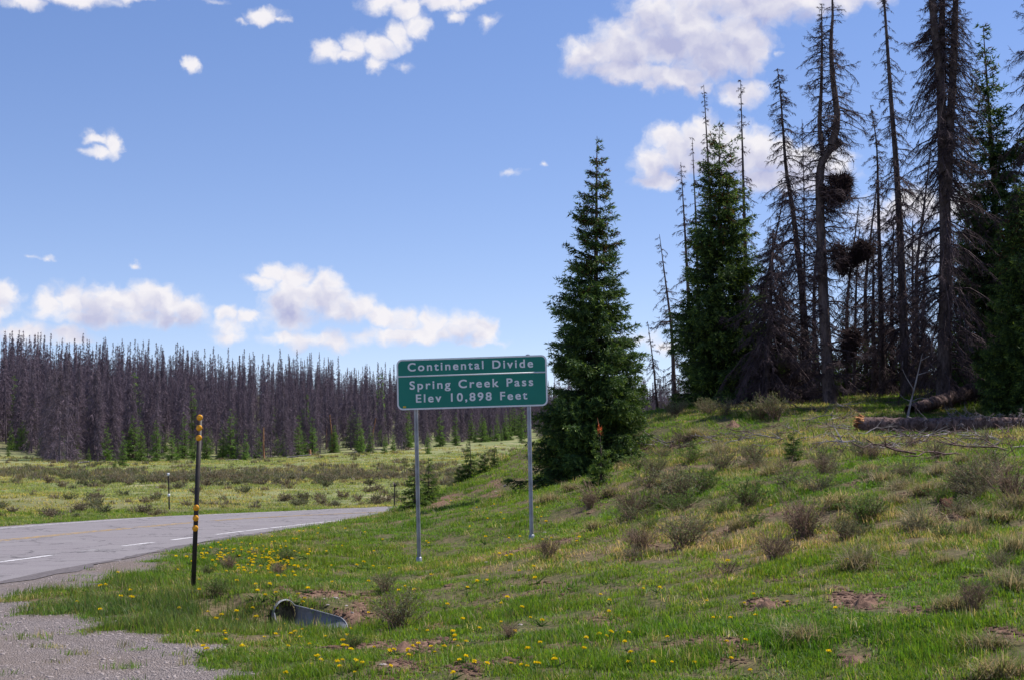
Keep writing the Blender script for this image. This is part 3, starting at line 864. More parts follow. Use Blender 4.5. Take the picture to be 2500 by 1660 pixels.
def broom(root, base, px, py, rx, ry, Y, sd, path=None):
    """dense dark twig mass (witches' broom)"""
    rng = np.random.default_rng(sd)
    c = at(px, py, Y) - base
    k = Y / FPX
    rad = np.array([rx * k, (rx + ry) * .5 * k, ry * k])
    n = 1900
    nl = 6
    lc = rng.uniform(-.55, .55, (nl, 3)); lc[:, 2] -= rng.uniform(0, .35, nl); lr = rng.uniform(.35, .65, nl)
    li = rng.integers(0, nl, n)
    q = lc[li] + unit(rng.normal(size=(n, 3))) * (rng.random(n) ** .4 * lr[li])[:, None]
    q[:, 2] -= .35 * np.maximum(0, rng.normal(0, .5, n))
    b = c + q * rad
    d = unit(unit(q) * .6 + rng.normal(size=(n, 3)) * .7 + np.array([0, 0, -.25]))
    l = rng.uniform(.08, .34, n)
    p = np.stack([b, b + d * (l * .5)[:, None] + rng.normal(0, .02, (n, 3)), b + d * l[:, None] + rng.normal(0, .03, (n, 3))], 1)
    mb = MB()
    V, F = tubes(p, np.tile([.009, .007, .002], (n, 1)), 3)
    mb.add(V, F, np.repeat(np.outer(rng.uniform(.45, .85, n), (.85, .7, .7)), 9, axis=0))
    if path is not None:
        j = np.abs(path[:, 2] - c[2] - .1).argmin(); q0 = path[j]
        V, F = tubes(np.array([[q0, q0 * .4 + c * .6 + [0, 0, .06], c + (c - q0) * .3 - [0, 0, .1]]]), np.array([[.035, .028, .012]]), 5); mb.add(V, F, (.6, .55, .55))
    o = obj('witches_broom', mb.mesh('witches_broom', M_DTWIG), root)
    return o

def far_dead(seed, H, W, n=130, full=False):
    """dead spruce as seen across the meadow: slim trunk and a haze of drooping grey limbs"""
    rng = np.random.default_rng(seed)
    tb = MB()
    lean = rng.normal(0, .012 * H, 2)
    P = np.array([(0, 0, -.3), (lean[0] * .4, lean[1] * .4, H * .5), (lean[0], lean[1], H)])
    p, r = trunk_tube(tb, P, .008 * H + .03, .015, 5, 1.3)
    t = np.sort(rng.random(n) ** .9) * .97 + .02
    s = np.linspace(0, 1, len(p))
    b = np.stack([np.interp(t, s, p[:, i]) for i in range(3)], -1)
    L = W * np.interp(t, [0, .1, .3, .62, .85, 1], [.75, 1, .92, .52, .17, .03] if not full else [1.0, 1.1, 1, .66, .24, .04]) * rng.uniform(.5, 1.15, n)
    az = rng.uniform(0, 2 * np.pi, n)
    u = np.array([0, .5, 1.0])
    drp = rng.uniform(.25, .9, (n, 1))
    rad = L[:, None] * np.array([0, .6, .9]); z = L[:, None] * np.c_[np.zeros(n), .05 - .25 * drp[:, 0], -drp[:, 0]]
    sp = b[:, None] + np.stack([rad * np.cos(az)[:, None], rad * np.sin(az)[:, None], z], -1)
    mb = MB()
    V, F = tubes(sp, np.tile([.024, .016, .006], (n, 1)), 3); mb.add(V, F, (.7, .66, .70))
    m2 = 14
    fi = np.repeat(np.arange(n), m2)
    fu = rng.uniform(.15, 1, len(fi))[:, None]
    fb = sp[fi, 0] * (1 - fu) ** 2 + 2 * sp[fi, 1] * fu * (1 - fu) + sp[fi, 2] * fu ** 2
    out = np.stack([np.cos(az[fi]), np.sin(az[fi]), np.zeros(len(fi))], -1)
    fd = unit(out * .5 + rng.normal(size=(len(fi), 3)) * .55 + np.array([0, 0, -.75]))
    fl = (.25 + .35 * L[fi]) * rng.uniform(.5, 1.2, len(fi))
    V, F = spike_tris(fb, fd, fl, rng.uniform(.022, .048, len(fi)), rng)
    sh = rng.uniform(.7, 1.25, len(fi))[:, None] * np.array([1.0, .95, .98])
    mb.add(V, F, np.repeat(sh, 3, axis=0))
    return tb, mb

def shrub(seed, h, w, nst=46, leaves=8, lcol=(.075, .095, .05), lsize=.022, bare=False, spread=1.0):
    """shrub: many wiry stems fanning from the base; leaves toward the tips"""
    rng = np.random.default_rng(seed)
    n = nst
    K = 5; u = np.linspace(0, 1, K)
    az = rng.uniform(0, 2 * np.pi, n)
    tip_r = w * .5 * np.sqrt(rng.random(n)) * spread
    hh = h * rng.uniform(.55, 1.08, n) * (1 - .25 * (tip_r / (w * .5)) ** 2)
    b0 = rng.normal(0, .07 * w, (n, 2))
    px = b0[:, :1] + np.cos(az)[:, None] * tip_r[:, None] * (u ** 1.25)
    py = b0[:, 1:] + np.sin(az)[:, None] * tip_r[:, None] * (u ** 1.25)
    pz = hh[:, None] * (u ** .9) - .02
    sp = np.stack([px, py, pz], -1)
    sp[:, 1:] += rng.normal(0, .022 * h, (n, K - 1, 3))
    st = MB()
    V, F = tubes(sp, (.0058 * (h / .6) ** .5 * np.ones(n))[:, None] * (1 - .72 * u)[None], 3)
    st.add(V, F, np.repeat(np.outer(rng.uniform(.7, 1.3, n), (1, 1, 1)), K * 3, axis=0))
    m = 7
    bi = np.repeat(np.arange(n), m); uu = rng.uniform(.3, 1, len(bi))
    k = np.clip((uu * (K - 1)).astype(int), 0, K - 2); fr = (uu * (K - 1) - k)[:, None]
    tb = sp[bi, k] * (1 - fr) + sp[bi, k + 1] * fr
    d = unit(unit(sp[bi, k + 1] - sp[bi, k]) * .9 + rng.normal(size=(len(bi), 3)) * .5)
    tl = h * rng.uniform(.08, .26, len(bi))
    tp = np.stack([tb, tb + d * (tl * .5)[:, None], tb + d * tl[:, None] + rng.normal(0, .01, (len(bi), 3)) * h], 1)
    V, F = tubes(tp, np.tile([.003, .0022, .001], (len(bi), 1)) * (h / .6) ** .5, 3)
    st.add(V, F, np.repeat(np.outer(rng.uniform(.7, 1.3, len(bi)), (1, 1, 1)), 9, axis=0))
    lm = None
    if leaves:
        fi = np.repeat(np.arange(len(bi)), leaves)
        fu = rng.random(len(fi))[:, None] ** .8
        q = tp[fi, 0] * (1 - fu) + tp[fi, 2] * fu
        dd = unit(d[fi] * .6 + rng.normal(size=(len(fi), 3)) * .7 + np.array([0, 0, .25]))
        V, F = spike_tris(q, dd, lsize * rng.uniform(.8, 1.8, len(fi)), lsize * rng.uniform(.45, .8, len(fi)), rng)
        c = np.array(lcol) * rng.uniform(.55, 1.5, (len(fi), 1)) * np.array([1, 1, 1]) + rng.normal(0, .006, (len(fi), 3))
        lm = mesh_np('leaves', V, F, M_LEAF, np.repeat(np.clip(c, .01, 1), 3, axis=0))
    return st.mesh('stems', M_STEM), lm

def blade_tuft(seed, n, h, spread, w, cols, curve=.5, name='tuft', mat=None):
    """clump of bent grass blades, each two faces"""
    rng = np.random.default_rng(seed)
    b = np.c_[rng.normal(0, spread, (n, 2)), np.full(n, -.01)]
    az = rng.uniform(0, 2 * np.pi, n)
    out = np.stack([np.cos(az), np.sin(az), np.zeros(n)], -1)
    hh = h * rng.uniform(.45, 1.15, n); bend = rng.uniform(.1, 1, n) * curve
    sd = np.stack([-np.sin(az + rng.normal(0, .5, n)), np.cos(az), np.zeros(n)], -1) * (w * rng.uniform(.6, 1.3, n))[:, None] * .5
    up = np.array([0, 0, 1.0])
    m1 = b + up * (hh * .55)[:, None] + out * (hh * bend * .28)[:, None]
    tp = b + up * (hh * (1 - .28 * bend ** 2))[:, None] + out * (hh * bend * .85)[:, None]
    V = np.stack([b - sd, b + sd, m1 + sd * .8, m1 - sd * .8, tp], 1)
    o = np.arange(n)[:, None] * 5
    F4 = o + np.array([0, 1, 2, 3]); F3 = o + np.array([3, 2, 4])
    c0 = np.array(cols)[rng.integers(0, len(cols), n)] * rng.uniform(.7, 1.3, (n, 1))
    C = np.repeat(c0, 5, axis=0).reshape(n, 5, 3).copy()
    return mesh_np(name, V.reshape(-1, 3), [F4, F3], mat or M_GRASS, C.reshape(-1, 3))

def scatter(name, pts, rot, scl, idx, tintc, sources, label=None):
    """one object of uncountable cover: instances of a few source clumps on given points"""
    me = bpy.data.meshes.new(name)
    me.vertices.add(len(pts)); me.vertices.foreach_set('co', np.asarray(pts, np.float32).ravel())
    a = me.attributes.new('rot', 'FLOAT_VECTOR', 'POINT'); a.data.foreach_set('vector', np.asarray(rot, np.float32).ravel())
    a = me.attributes.new('scl', 'FLOAT_VECTOR', 'POINT'); a.data.foreach_set('vector', np.asarray(scl, np.float32).ravel())
    a = me.attributes.new('pick', 'INT', 'POINT'); a.data.foreach_set('value', np.asarray(idx, np.int32))
    a = me.attributes.new('tint', 'FLOAT_COLOR', 'POINT')
    c = np.ones((len(pts), 4), np.float32); c[:, :3] = tintc; a.data.foreach_set('color', c.ravel())
    ng = bpy.data.node_groups.new(name + '_scatter', 'GeometryNodeTree')
    ng.interface.new_socket('Geometry', in_out='INPUT', socket_type='NodeSocketGeometry')
    ng.interface.new_socket('Geometry', in_out='OUTPUT', socket_type='NodeSocketGeometry')
    N = ng.nodes
    gi = N.new('NodeGroupInput'); go = N.new('NodeGroupOutput'); jn = N.new('GeometryNodeJoinGeometry')
    def named(nm, typ):
        x = N.new('GeometryNodeInputNamedAttribute'); x.data_type = typ; x.inputs[0].default_value = nm; return x.outputs[0]
    r = named('rot', 'FLOAT_VECTOR'); sc_ = named('scl', 'FLOAT_VECTOR'); pk = named('pick', 'INT')
    for i, src in enumerate(sources):
        so_ = bpy.data.objects.new(name + '_source', src)
        oi = N.new('GeometryNodeObjectInfo'); oi.inputs[0].default_value = so_; oi.inputs['As Instance'].default_value = True
        cmp_ = N.new('FunctionNodeCompare'); cmp_.data_type = 'INT'; cmp_.operation = 'EQUAL'
        ng.links.new(pk, cmp_.inputs[2]); cmp_.inputs[3].default_value = i
        ip = N.new('GeometryNodeInstanceOnPoints')
        ng.links.new(gi.outputs[0], ip.inputs['Points']); ng.links.new(cmp_.outputs[0], ip.inputs['Selection'])
        ng.links.new(oi.outputs['Geometry'], ip.inputs['Instance'])
        ng.links.new(r, ip.inputs['Rotation']); ng.links.new(sc_, ip.inputs['Scale'])
        ng.links.new(ip.outputs[0], jn.inputs[0])
    ng.links.new(jn.outputs[0], go.inputs[0])
    o = obj(name, me)
    md = o.modifiers.new('scatter', 'NODES'); md.node_group = ng
    return tag(o, label, None, None, 'stuff')

# ------------------------------------------------------------------ the wood of dead spruce across the meadow
wr = np.random.default_rng(101)
def edge_y(deg):
    """distance of the edge of the wood along a bearing"""
    return np.interp(deg, EDGE[:, 0], EDGE[:, 1])
_ep = ground_hit([-200, 0, 60, 130, 240, 330, 480, 620, 800, 1000, 1130, 1250], [1092, 1094, 1100, 1128, 1128, 1124, 1112, 1122, 1108, 1098, 1082, 1072], tmin=70)
EDGE = np.stack([np.degrees(np.arctan2(_ep[:, 0], _ep[:, 1])), np.hypot(_ep[:, 0], _ep[:, 1])], -1)
EDGE = EDGE[~np.isnan(EDGE[:, 0])]
cand = []
N_ = 26000
deg = wr.uniform(-24.5, 8, N_); rad = np.sqrt(wr.uniform(140 ** 2, 470 ** 2, N_))
e_ = edge_y(deg)
keep = rad > e_ + wr.exponential(2.0, N_)
deg, rad, e_ = deg[keep], rad[keep], e_[keep]
X = rad * np.sin(np.radians(deg)); Yy = rad * np.cos(np.radians(deg))
cl = fbm(X, Yy, 22, 3, 401)
keep = cl + wr.random(len(X)) * .6 > .52
X, Yy, rad, deg, e_ = X[keep], Yy[keep], rad[keep], deg[keep], e_[keep]
# keep trunks apart
order = np.argsort(rad); sel = []
grid = {}
for i in order:
    c = (int(X[i] // 1.7), int(Yy[i] // 1.7))
    if any((a, b) in grid for a in (c[0] - 1, c[0], c[0] + 1) for b in (c[1] - 1, c[1], c[1] + 1)) and rad[i] < 330 and wr.random() < .93: continue
    grid[c] = 1; sel.append(i)
    if len(sel) > 2300: break
sel = np.array(sel)
TX, TY, TR = X[sel], Yy[sel], rad[sel]
TZ = height(TX, TY)
VAR = []
HV = [12.5, 14, 11, 13.5, 11.5, 15, 9]
for k, (h, w, full) in enumerate([(12.5, 1.6, False), (14, 1.9, False), (11, 1.8, True), (13.5, 1.4, False), (11.5, 2.3, True), (15, 1.6, False), (9, 1.6, True)]):
    tb_, lb_ = far_dead(500 + k, h, w, 210, full)
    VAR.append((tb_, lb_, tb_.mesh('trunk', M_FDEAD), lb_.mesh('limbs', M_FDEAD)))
FLAB = ['grey dead spruce in the beetle-killed wood across the road', 'slim dead spruce with sparse grey limbs in the far wood',
        'bushy dead spruce with drooping grey limbs in the far wood', 'narrow dead spruce with bare spire in the far wood',
        'broad dead spruce skirted with grey limbs to the ground in the far wood', 'tallest kind of dead grey spruce in the far wood',
        'short bushy dead spruce among taller ones in the far wood']
NIND = 296
def hfac(x, y): return float(np.interp(math.degrees(math.atan2(x, y)), [-20, -14, -10, -5, 0], [.98, .84, .74, .61, .59]))
FT = []
protos = []
for k in range(7):
    protos.append(None)
for i in range(min(NIND, len(TX))):
    k = int(wr.choice(7, p=[.2, .2, .13, .15, .1, .12, .1]))
    loc = (TX[i], TY[i], TZ[i] - .1)
    sc = np.clip(wr.normal(.98, .13), .62, 1.2) * hfac(TX[i], TY[i])
    p_ = proj(np.array(loc)); lim = np.interp(p_[0], [0, 400, 800, 1250], [825, 855, 880, 920]) + wr.uniform(-22, 30)
    sc = min(sc, max(.5, (p_[1] - lim) / FPX * TY[i] / HV[k]))
    if protos[k] is None:
        protos[k] = make_tree('dead_spruce', VAR[k][2], VAR[k][3], loc, FLAB[k], 'dead spruces of the far wood', wr.uniform(0, 6.28), sc, cname='limbs')
    else:
        FT.append((dup(protos[k], loc, wr.uniform(0, 6.28), (sc, sc, sc * wr.uniform(.92, 1.03)), (wr.normal(0, .028), wr.normal(0, .028))), k, i))
for o, k, i in FT:
    dgi = math.degrees(math.atan2(TX[i], TY[i])); dpt = TR[i] - edge_y(dgi)
    row = 'at the edge of' if dpt < 4 else 'inside' if dpt < 12 else 'deep in'
    flank = 'beyond the leaning stake' if dgi < -11.5 else 'between stake and sign' if dgi < -5.2 else 'seen past the sign'
    o['label'] = '%s %s the far wood, %s' % (['grey dead spruce', 'slim sparse dead spruce', 'bushy drooping dead spruce', 'narrow-spired dead spruce', 'broad skirted dead spruce', 'tall dead spruce', 'short bushy dead spruce'][k], row, flank)
# the remainder of the wood: one mass
def joined(tb_, lb_):
    V = tb_.V + lb_.V; C = tb_.C + lb_.C
    F3 = [f for f in tb_.F3] + [f + tb_.n for f in lb_.F3]; F4 = [f for f in tb_.F4] + [f + tb_.n for f in lb_.F4]
    Fs = ([np.concatenate(F3)] if F3 else []) + ([np.concatenate(F4)] if F4 else [])
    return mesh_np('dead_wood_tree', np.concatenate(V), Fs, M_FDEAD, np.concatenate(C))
LOW = [joined(*far_dead(700 + k, h, w, 150, False)) for k, (h, w) in enumerate([(13, 1.6), (14.5, 1.8), (11, 1.7), (14, 1.5)])]
ri = np.arange(NIND, len(TX)); n = len(ri)
sc_ = np.clip(wr.normal(.97, .17, n), .55, 1.24) * np.array([hfac(TX[i], TY[i]) for i in ri])
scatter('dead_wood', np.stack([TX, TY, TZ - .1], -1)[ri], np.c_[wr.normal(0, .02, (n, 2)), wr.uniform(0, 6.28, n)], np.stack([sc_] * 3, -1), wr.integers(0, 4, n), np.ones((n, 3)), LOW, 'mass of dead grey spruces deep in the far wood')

# living spruces along the edge and within the wood
LS = [live_spruce(40 + k, 8.0, r, 120, .55, .20, .02, .15, spire=sp_, tipcol=(.30, .40, .06), mid=(.16, .27, .055), deep=(.08, .15, .04)) for k, (r, sp_) in enumerate([(1.4, .8), (1.8, .75), (1.1, .85)])]
live_px = [(81,1080,960,0),(156,1116,1035,2),(180,1119,1014,0),(217,1128,1089,0),(300,1135,1047,2),(381,1125,1029,1),(420,1122,1046,1),(450,1107,1000,0),(468,1083,1005,0),
 (504,1113,1040,1),(543,1119,1035,0),(564,1119,1000,0),(600,1122,1050,0),(707,1069,1007,1),(748,1080,952,2),(882,1100,1031,0),(939,1104,1063,1),(1044,1104,1052,1),
 (1113,1080,1004,0),(1151,1069,1000,2),(1182,1073,1018,1),(1213,1073,1011,0),(36,1065,905,2),(28,1090,1030,0),(345,1120,1020,2),(575,1108,1000,0),(628,1117,1075,0),(640,1100,1040,2),
 (670,1060,985,0),(820,1085,1020,2),(960,1095,1050,0),(1000,1075,1010,2),(1245,1068,1000,0),(1275,1075,1030,1),(1225,1072,1035,2),(1160,1076,1030,0),(475,1120,1060,0),(110,1100,1050,0),(20,1108,1075,1),(280,1138,1095,0)]
lv = np.array(live_px, float)
gh = ground_hit(lv[:, 0], lv[:, 1], tmin=70)
GLAB = ['green young spruce living at the foot of the dead wood', 'broad green spruce living at the foot of the dead wood', 'slender green spruce living among the dead wood']
lproto = [None] * 3
for (px, py, top, k), g in zip(live_px, gh):
    if np.isnan(g[0]): continue
    g = g * np.array([.965, .965, 1]); g[2] = height(g[0:1], g[1:2])[0]
    hgt = (py - top) / FPX * g[1] / 8.0 * 1.05
    if lproto[k] is None:
        lproto[k] = make_tree('young_spruce', LS[k][0], LS[k][1], g, GLAB[k], 'green spruces at the edge of the far wood', px, hgt)
    else:
        o = dup(lproto[k], g, px, hgt)
        o['label'] = GLAB[k].replace('living', 'living beyond the stake,' if px < 560 else 'living between stake and sign,' if px < 960 else 'living past the sign,')
for _ in range(46):
    px = wr.uniform(0, 1290); dg0 = math.degrees(math.atan((px - 1250) / FPX)); r_ = edge_y(dg0) * wr.uniform(.985, 1.09)
    q = np.array([r_ * math.sin(math.radians(dg0)), r_ * math.cos(math.radians(dg0)), 0]); q[2] = height(q[0:1], q[1:2])[0]
    s_ = wr.uniform(.28, .75); dup(lproto[int(wr.integers(0, 3))], q, wr.uniform(0, 6.28), (s_ * 1.2, s_ * 1.2, s_))
# dark green crowns that show higher up between the dead trees
for (px, Yd, top) in [(331, 215, 897), (70, 230, 960), (215, 220, 955), (820, 240, 1010), (930, 250, 905), (470, 225, 930), (600, 235, 1000), (1180, 270, 1010), (140, 240, 990)]:
    q = at(px, 1000, Yd); z = height(q[0:1], q[1:2])[0]
    tz = at(px, top, Yd)[2]
    dup(lproto[2], (q[0], q[1], z), px, (max(3.0, tz - z) / 8.0))
# red-barked snags and grey logs at the edge of the wood
def lathe_log(L, r0, r1, seed, sides=8, mat=None, name='log'):
    rng = np.random.default_rng(seed)
    k = 9
    p = np.stack([np.linspace(0, L, k), rng.normal(0, .02 * L / 4, k), rng.normal(0, .008 * L, k)], -1)
    mb = MB()
    V, F = tubes(p[None], (np.linspace(r0, r1, k) * rng.uniform(.92, 1.08, k))[None], sides)
    mb.add(V, F)
    for e, rr_ in ((0, 0), (k - 1, 1)):
        ring = np.arange(sides) + e * sides
        mb.F3.append(np.stack([np.full(sides, mb.n), ring, np.roll(ring, -1)], -1)); mb.V.append(p[e][None]); mb.C.append(np.ones((1, 3))); mb.n += 1
    nb = 6
    t = rng.uniform(.15, .95, nb); b = p[(t * (k - 1)).astype(int)]
    d = unit(np.c_[rng.uniform(0, .6, nb), rng.normal(0, .8, nb), rng.uniform(.1, 1, nb)])
    ll = rng.uniform(.3, 1.1, nb) * L * .12
    pp = np.stack([b, b + d * (ll * .5)[:, None], b + d * ll[:, None]], 1)
    V, F = tubes(pp, np.tile([.03, .02, .008], (nb, 1)), 3); mb.add(V, F)
    return mb.mesh(name, mat or M_GREY, True)
M_RED = wood('red_bark', (.20, .09, .045), (.42, .22, .12), scale=3)
for j, (px, pb, pt, w_) in enumerate([(645, 1120, 1042, 5), (757, 1112, 1096, 9), (812, 1104, 1012, 4.5), (909, 1098, 1020, 4), (797, 1095, 1040, 3.5), (500, 1075, 975, 3.2)]):
    g = hit1(px, pb, tmin=70); h = (pb - pt) / FPX * g[1]; r = w_ / 2 / FPX * g[1]
    mb = MB(); rg = np.random.default_rng(60 + j)
    trunk_tube(mb, [(0, 0, -.2), (rg.normal(0, .02) * h, 0, h * .5), (rg.normal(0, .05) * h, 0, h)], r, r * .55, 7, 1.3)
    lm = dead_limbs(rg, [(0, 0, 0), (0, 0, h)], 9, lambda t: .8 + t * 0, .3, 1, .3, 2.2)
    lab = ['red-barked dead snag standing at the meadow edge of the wood', 'short broken orange stump at the edge of the wood', 'tall red-brown bare snag in front of the dead wood', 'thin red bare snag in front of the dead wood',
           'thin leaning red snag beside the tall red snag', 'pale broken spar leaning among the dead spruces'][j]
    make_tree('snag', mb.mesh('trunk', M_RED if j != 5 else M_GREY, True), lm.mesh('limbs', M_DTWIG), g, lab, None, cname='limbs', cat='snag')
for j, (x0, y0, x1, y1, w_) in enumerate([(190, 1131, 217, 1127, 4), (352, 1116, 368, 1115, 4), (548, 1125, 582, 1122, 4), (652, 1114, 690, 1116, 4), (860, 1099, 935, 1096, 3.5), (700, 1117, 760, 1110, 3.5), (1000, 1097, 1030, 1096, 4), (465, 1107, 500, 1098, 4), (640, 1112, 700, 1113, 3), (170, 1128, 200, 1118, 3), (860, 1104, 900, 1103, 3)]):
    a = hit1(x0, y0, tmin=70); b = a + (at(x1, y1, a[1]) - at(x0, y0, a[1]))
    d = b - a; L = np.linalg.norm(d); r = w_ / 2 / FPX * a[1]
    o = obj('fallen_log', lathe_log(L, r, r * .7, 80 + j), None, a + np.array([0, 0, r * .6]))
    o.rotation_euler = (0, -math.asin(d[2] / L), math.atan2(d[1], d[0]))
    tag(o, 'grey fallen log lying at the edge of the far wood', 'log', 'grey logs at the edge of the far wood')

# ------------------------------------------------------------------ sagebrush on the meadow
SB = [shrub(900 + k, .55, .8, 26, 5, c, .05, spread=1.1) for k, c in enumerate([(.15, .15, .10), (.17, .145, .115), (.13, .145, .085), (.20, .165, .125)])]
sr = np.random.default_rng(33)
n = 9000
dg = np.radians(sr.uniform(-24, 7, n)); rd0 = 52 * (3.9) ** sr.random(n)
x = rd0 * np.sin(dg); y = rd0 * np.cos(dg)
ok = (np.abs(road_dist(x, y)) > 7.0) & (road_dist(x, y) < 0) & (rd0 < edge_y(np.degrees(dg)) + 4)
pj = proj(np.stack([x, y, height(x, y)], -1))
band = np.exp(-((pj[:, 1] - np.interp(pj[:, 0], [0, 600, 1200], [1152, 1165, 1150])) / 16) ** 2)
den = .035 + .20 * sstep(.48, .68, fbm(x, y, 9, 3, 71)) + .55 * band
ok &= sr.random(n) < den
x, y, rd0 = x[ok], y[ok], rd0[ok]
z = height(x, y)
sz = sr.uniform(.4, 1.05, len(x)) * np.interp(rd0, [50, 90], [.8, 1.1])
big = np.argsort(-(sz / rd0))
ni = min(290, len(big))
sp_ = [None] * 4
SLAB = ['grey-green sagebrush clump on the meadow across the road', 'brownish sagebrush clump on the meadow across the road', 'dark green low shrub on the meadow across the road', 'tan dry shrub on the meadow across the road']
for i in big[:ni]:
    k = int(sr.integers(0, 4)); loc = (x[i], y[i], z[i] - .03)
    sc = (sz[i] * 1.1, sz[i] * 1.1, sz[i] * .9)
    if sp_[k] is None:
        sp_[k] = empty('sagebrush', loc, SLAB[k], 'shrub', 'sagebrush on the meadow'); sp_[k].scale = sc
        obj('stems', SB[k][0], sp_[k]); obj('leaves', SB[k][1], sp_[k])
    else:
        o = dup(sp_[k], loc, sr.uniform(0, 6.28), sc)
        o['label'] = '%s %s' % (['grey-green sagebrush clump', 'brownish sagebrush clump', 'dark green low shrub', 'tan dry shrub'][k], 'on the meadow just across the road' if rd0[i] < 75 else 'in the middle of the far meadow' if rd0[i] < 110 else 'in the dark brush band before the far wood')
rest = big[ni:]
def bush_tuft(seed, col):
    t_ = blade_tuft(seed, 60, .5, .18, .05, [col, tuple(v * .7 for v in col), (.2, .16, .135)], .9)
    return t_
if len(rest):
    scatter('sagebrush_cover', np.stack([x, y, z - .02], -1)[rest], np.c_[np.zeros((len(rest), 2)), sr.uniform(0, 6.28, len(rest))],
            np.stack([sz[rest] * 1.3, sz[rest] * 1.3, sz[rest]], -1), sr.integers(0, 2, len(rest)), np.ones((len(rest), 3)),
            [bush_tuft(1, (.14, .15, .095)), bush_tuft(2, (.17, .145, .11))], 'low sagebrush scattered over the far meadow')
# meadow grass clumps
n = 9000
dg = np.radians(sr.uniform(-24, 9, n)); rd0 = 42 * (4.6) ** sr.random(n)
x = rd0 * np.sin(dg); y = rd0 * np.cos(dg)
rdd = road_dist(x, y)
ok = (rdd < -5.6) & (rd0 < edge_y(np.degrees(dg)) + 15)
x, y, rd0 = x[ok], y[ok], rd0[ok]; z = height(x, y)
fz = (rd0 / 60)[:, None] ** .6
gt = np.where(fbm(x, y, 7, 3, 15)[:, None] > .52, np.array([1.25, 1.12, .95]), np.array([.9, 1.0, .8])) * sr.uniform(.8, 1.2, (len(x), 1))
scatter('meadow_grass', np.stack([x, y, z], -1), np.c_[np.zeros((len(x), 2)), sr.uniform(0, 6.28, len(x))], np.c_[fz * 1.5, fz * 1.5, fz * .42] * sr.uniform(.7, 1.3, (len(x), 1)), sr.integers(0, 2, len(x)), gt,
        [blade_tuft(5, 40, .26, .16, .02, [(.19, .22, .075), (.26, .26, .115), (.33, .29, .16)], .9), blade_tuft(6, 40, .22, .2, .02, [(.18, .22, .075), (.30, .27, .14)], .9)], 'short pale meadow grass across the road')

# ------------------------------------------------------------------ trees on the hill
def base_at(px, Y):
    q = at(px, 1000, Y); q[2] = height(q[0:1], q[1:2])[0]; return q
def hgt_px(base, top_py):
    """height of a thing standing at base whose top shows at row top_py"""
    q = base.copy(); lo, hi = 0.0, 40.0
    for _ in range(40):
        md = (lo + hi) / 2
        if proj(q + np.array([0, 0, md]))[1] > top_py: lo = md
        else: hi = md
    return lo

b = hit1(1452, 1160); H = hgt_px(b, 333)
tm, cm = live_spruce(11, H, 1.72, 700, 1.9, .09, .008, .22, cones=.24, spire=.88, wj=.004, longb=.08)
lone = make_tree('spruce_tree', tm, cm, b, 'lone full green spruce standing beside the green road sign', rz=0.0, tilt=(0, .026))
tmb, cmb = live_spruce(12, 9.0, 1.85, 600, 1.6, .105, .01, .15, cones=.12, spire=.66, mid=(.075, .125, .035), deep=(.026, .052, .02))
b = base_at(1775, 47.5); H = hgt_px(b, 305)
make_tree('spruce_tree', tmb, cmb, b, 'broad dark green spruce in front of the thin dead spires', rz=.4, sc=(H / 9 * 1.02, H / 9 * 1.02, H / 9))
tmc, cmc = live_spruce(13, 9.0, 1.45, 520, 1.5, .10, .03, .25, cones=.1, spire=.8)
b = base_at(2442, 47); H = hgt_px(b, 60)
make_tree('spruce_tree', tmc, cmc, b, 'tall narrow green spruce beyond the fallen log, next to the forked dead trunk', rz=2.1, sc=(H / 9, H / 9, H / 9))
b = base_at(2505, 38.5); H = hgt_px(b, 430)
make_tree('spruce_tree', tmb, cmb, b, 'bushy bright green spruce beside the tip of the fallen log', rz=3.3, sc=(H / 9 * .95, H / 9 * .95, H / 9))
# the stand goes on beyond the right of the view and shades the slope
for j, (px, Y, sc_) in enumerate([(2640, 47, 1.5), (2780, 41, 1.6), (2720, 53, 1.7), (2900, 47, 1.5), (2660, 36, 1.0)]):
    make_tree('spruce_tree', tmb, cmb, base_at(px, Y), 'green spruce where the stand continues past the fallen log', 'spruces past the fallen log', j * 1.3, sc_)

near_dead('dead_spruce', [([(1605, 995), (1597, 900), (1581, 785)], .05, .008)], 50, 'smallest thin dead spruce on the grassy crest beside the lone green spruce', 201, 55, .62, .9, group=None)
near_dead('dead_spruce', [([(1648, 990), (1640, 800), (1625, 690), (1610, 573)], .09, .008)], 49.5, 'leaning thin dead spruce on the crest, left of the broad dark spruce', 202, 95, .95, .9)
near_dead('dead_spruce', [([(1700, 995), (1684, 785), (1672, 560), (1662, 397)], .11, .008)], 50.5, 'thin dead spruce close against the left side of the broad dark spruce', 203, 130, 1.0, .9)
near_dead('dead_spruce', [([(1712, 1000), (1700, 560), (1690, 336)], .10, .008)], 53, 'thin dead spire just behind the leaning ones by the broad spruce', 204, 100, .8, .8)
near_dead('dead_spruce', [([(1742, 1000), (1735, 500), (1718, 208)], .14, .01)], 54, 'tall dead spire rising behind the broad dark spruce, left of its top', 205, 150, 1.0, .8)
near_dead('dead_spruce', [([(1830, 1000), (1815, 450), (1808, 196)], .14, .01)], 54, 'tall dead spire rising behind the broad dark spruce, right of its top', 206, 150, .9, .9)
near_dead('dead_spruce', [([(1974, 985), (1960, 720), (1935, 505), (1919, 421), (1907, 245), (1898, 168)], .165, .012)], 46.5, 'dark dead spruce with drooping limbs between the broad spruce and the nest-laden one', 207, 270, 1.75, 1.1, droop=.75, brush=1.5)
near_dead('dead_spruce', [([(1966, 1000), (1963, 459), (1958, 292)], .07, .008)], 52, 'slender dead pole behind the nest-laden dead spruce', 208, 60, .7, .8)
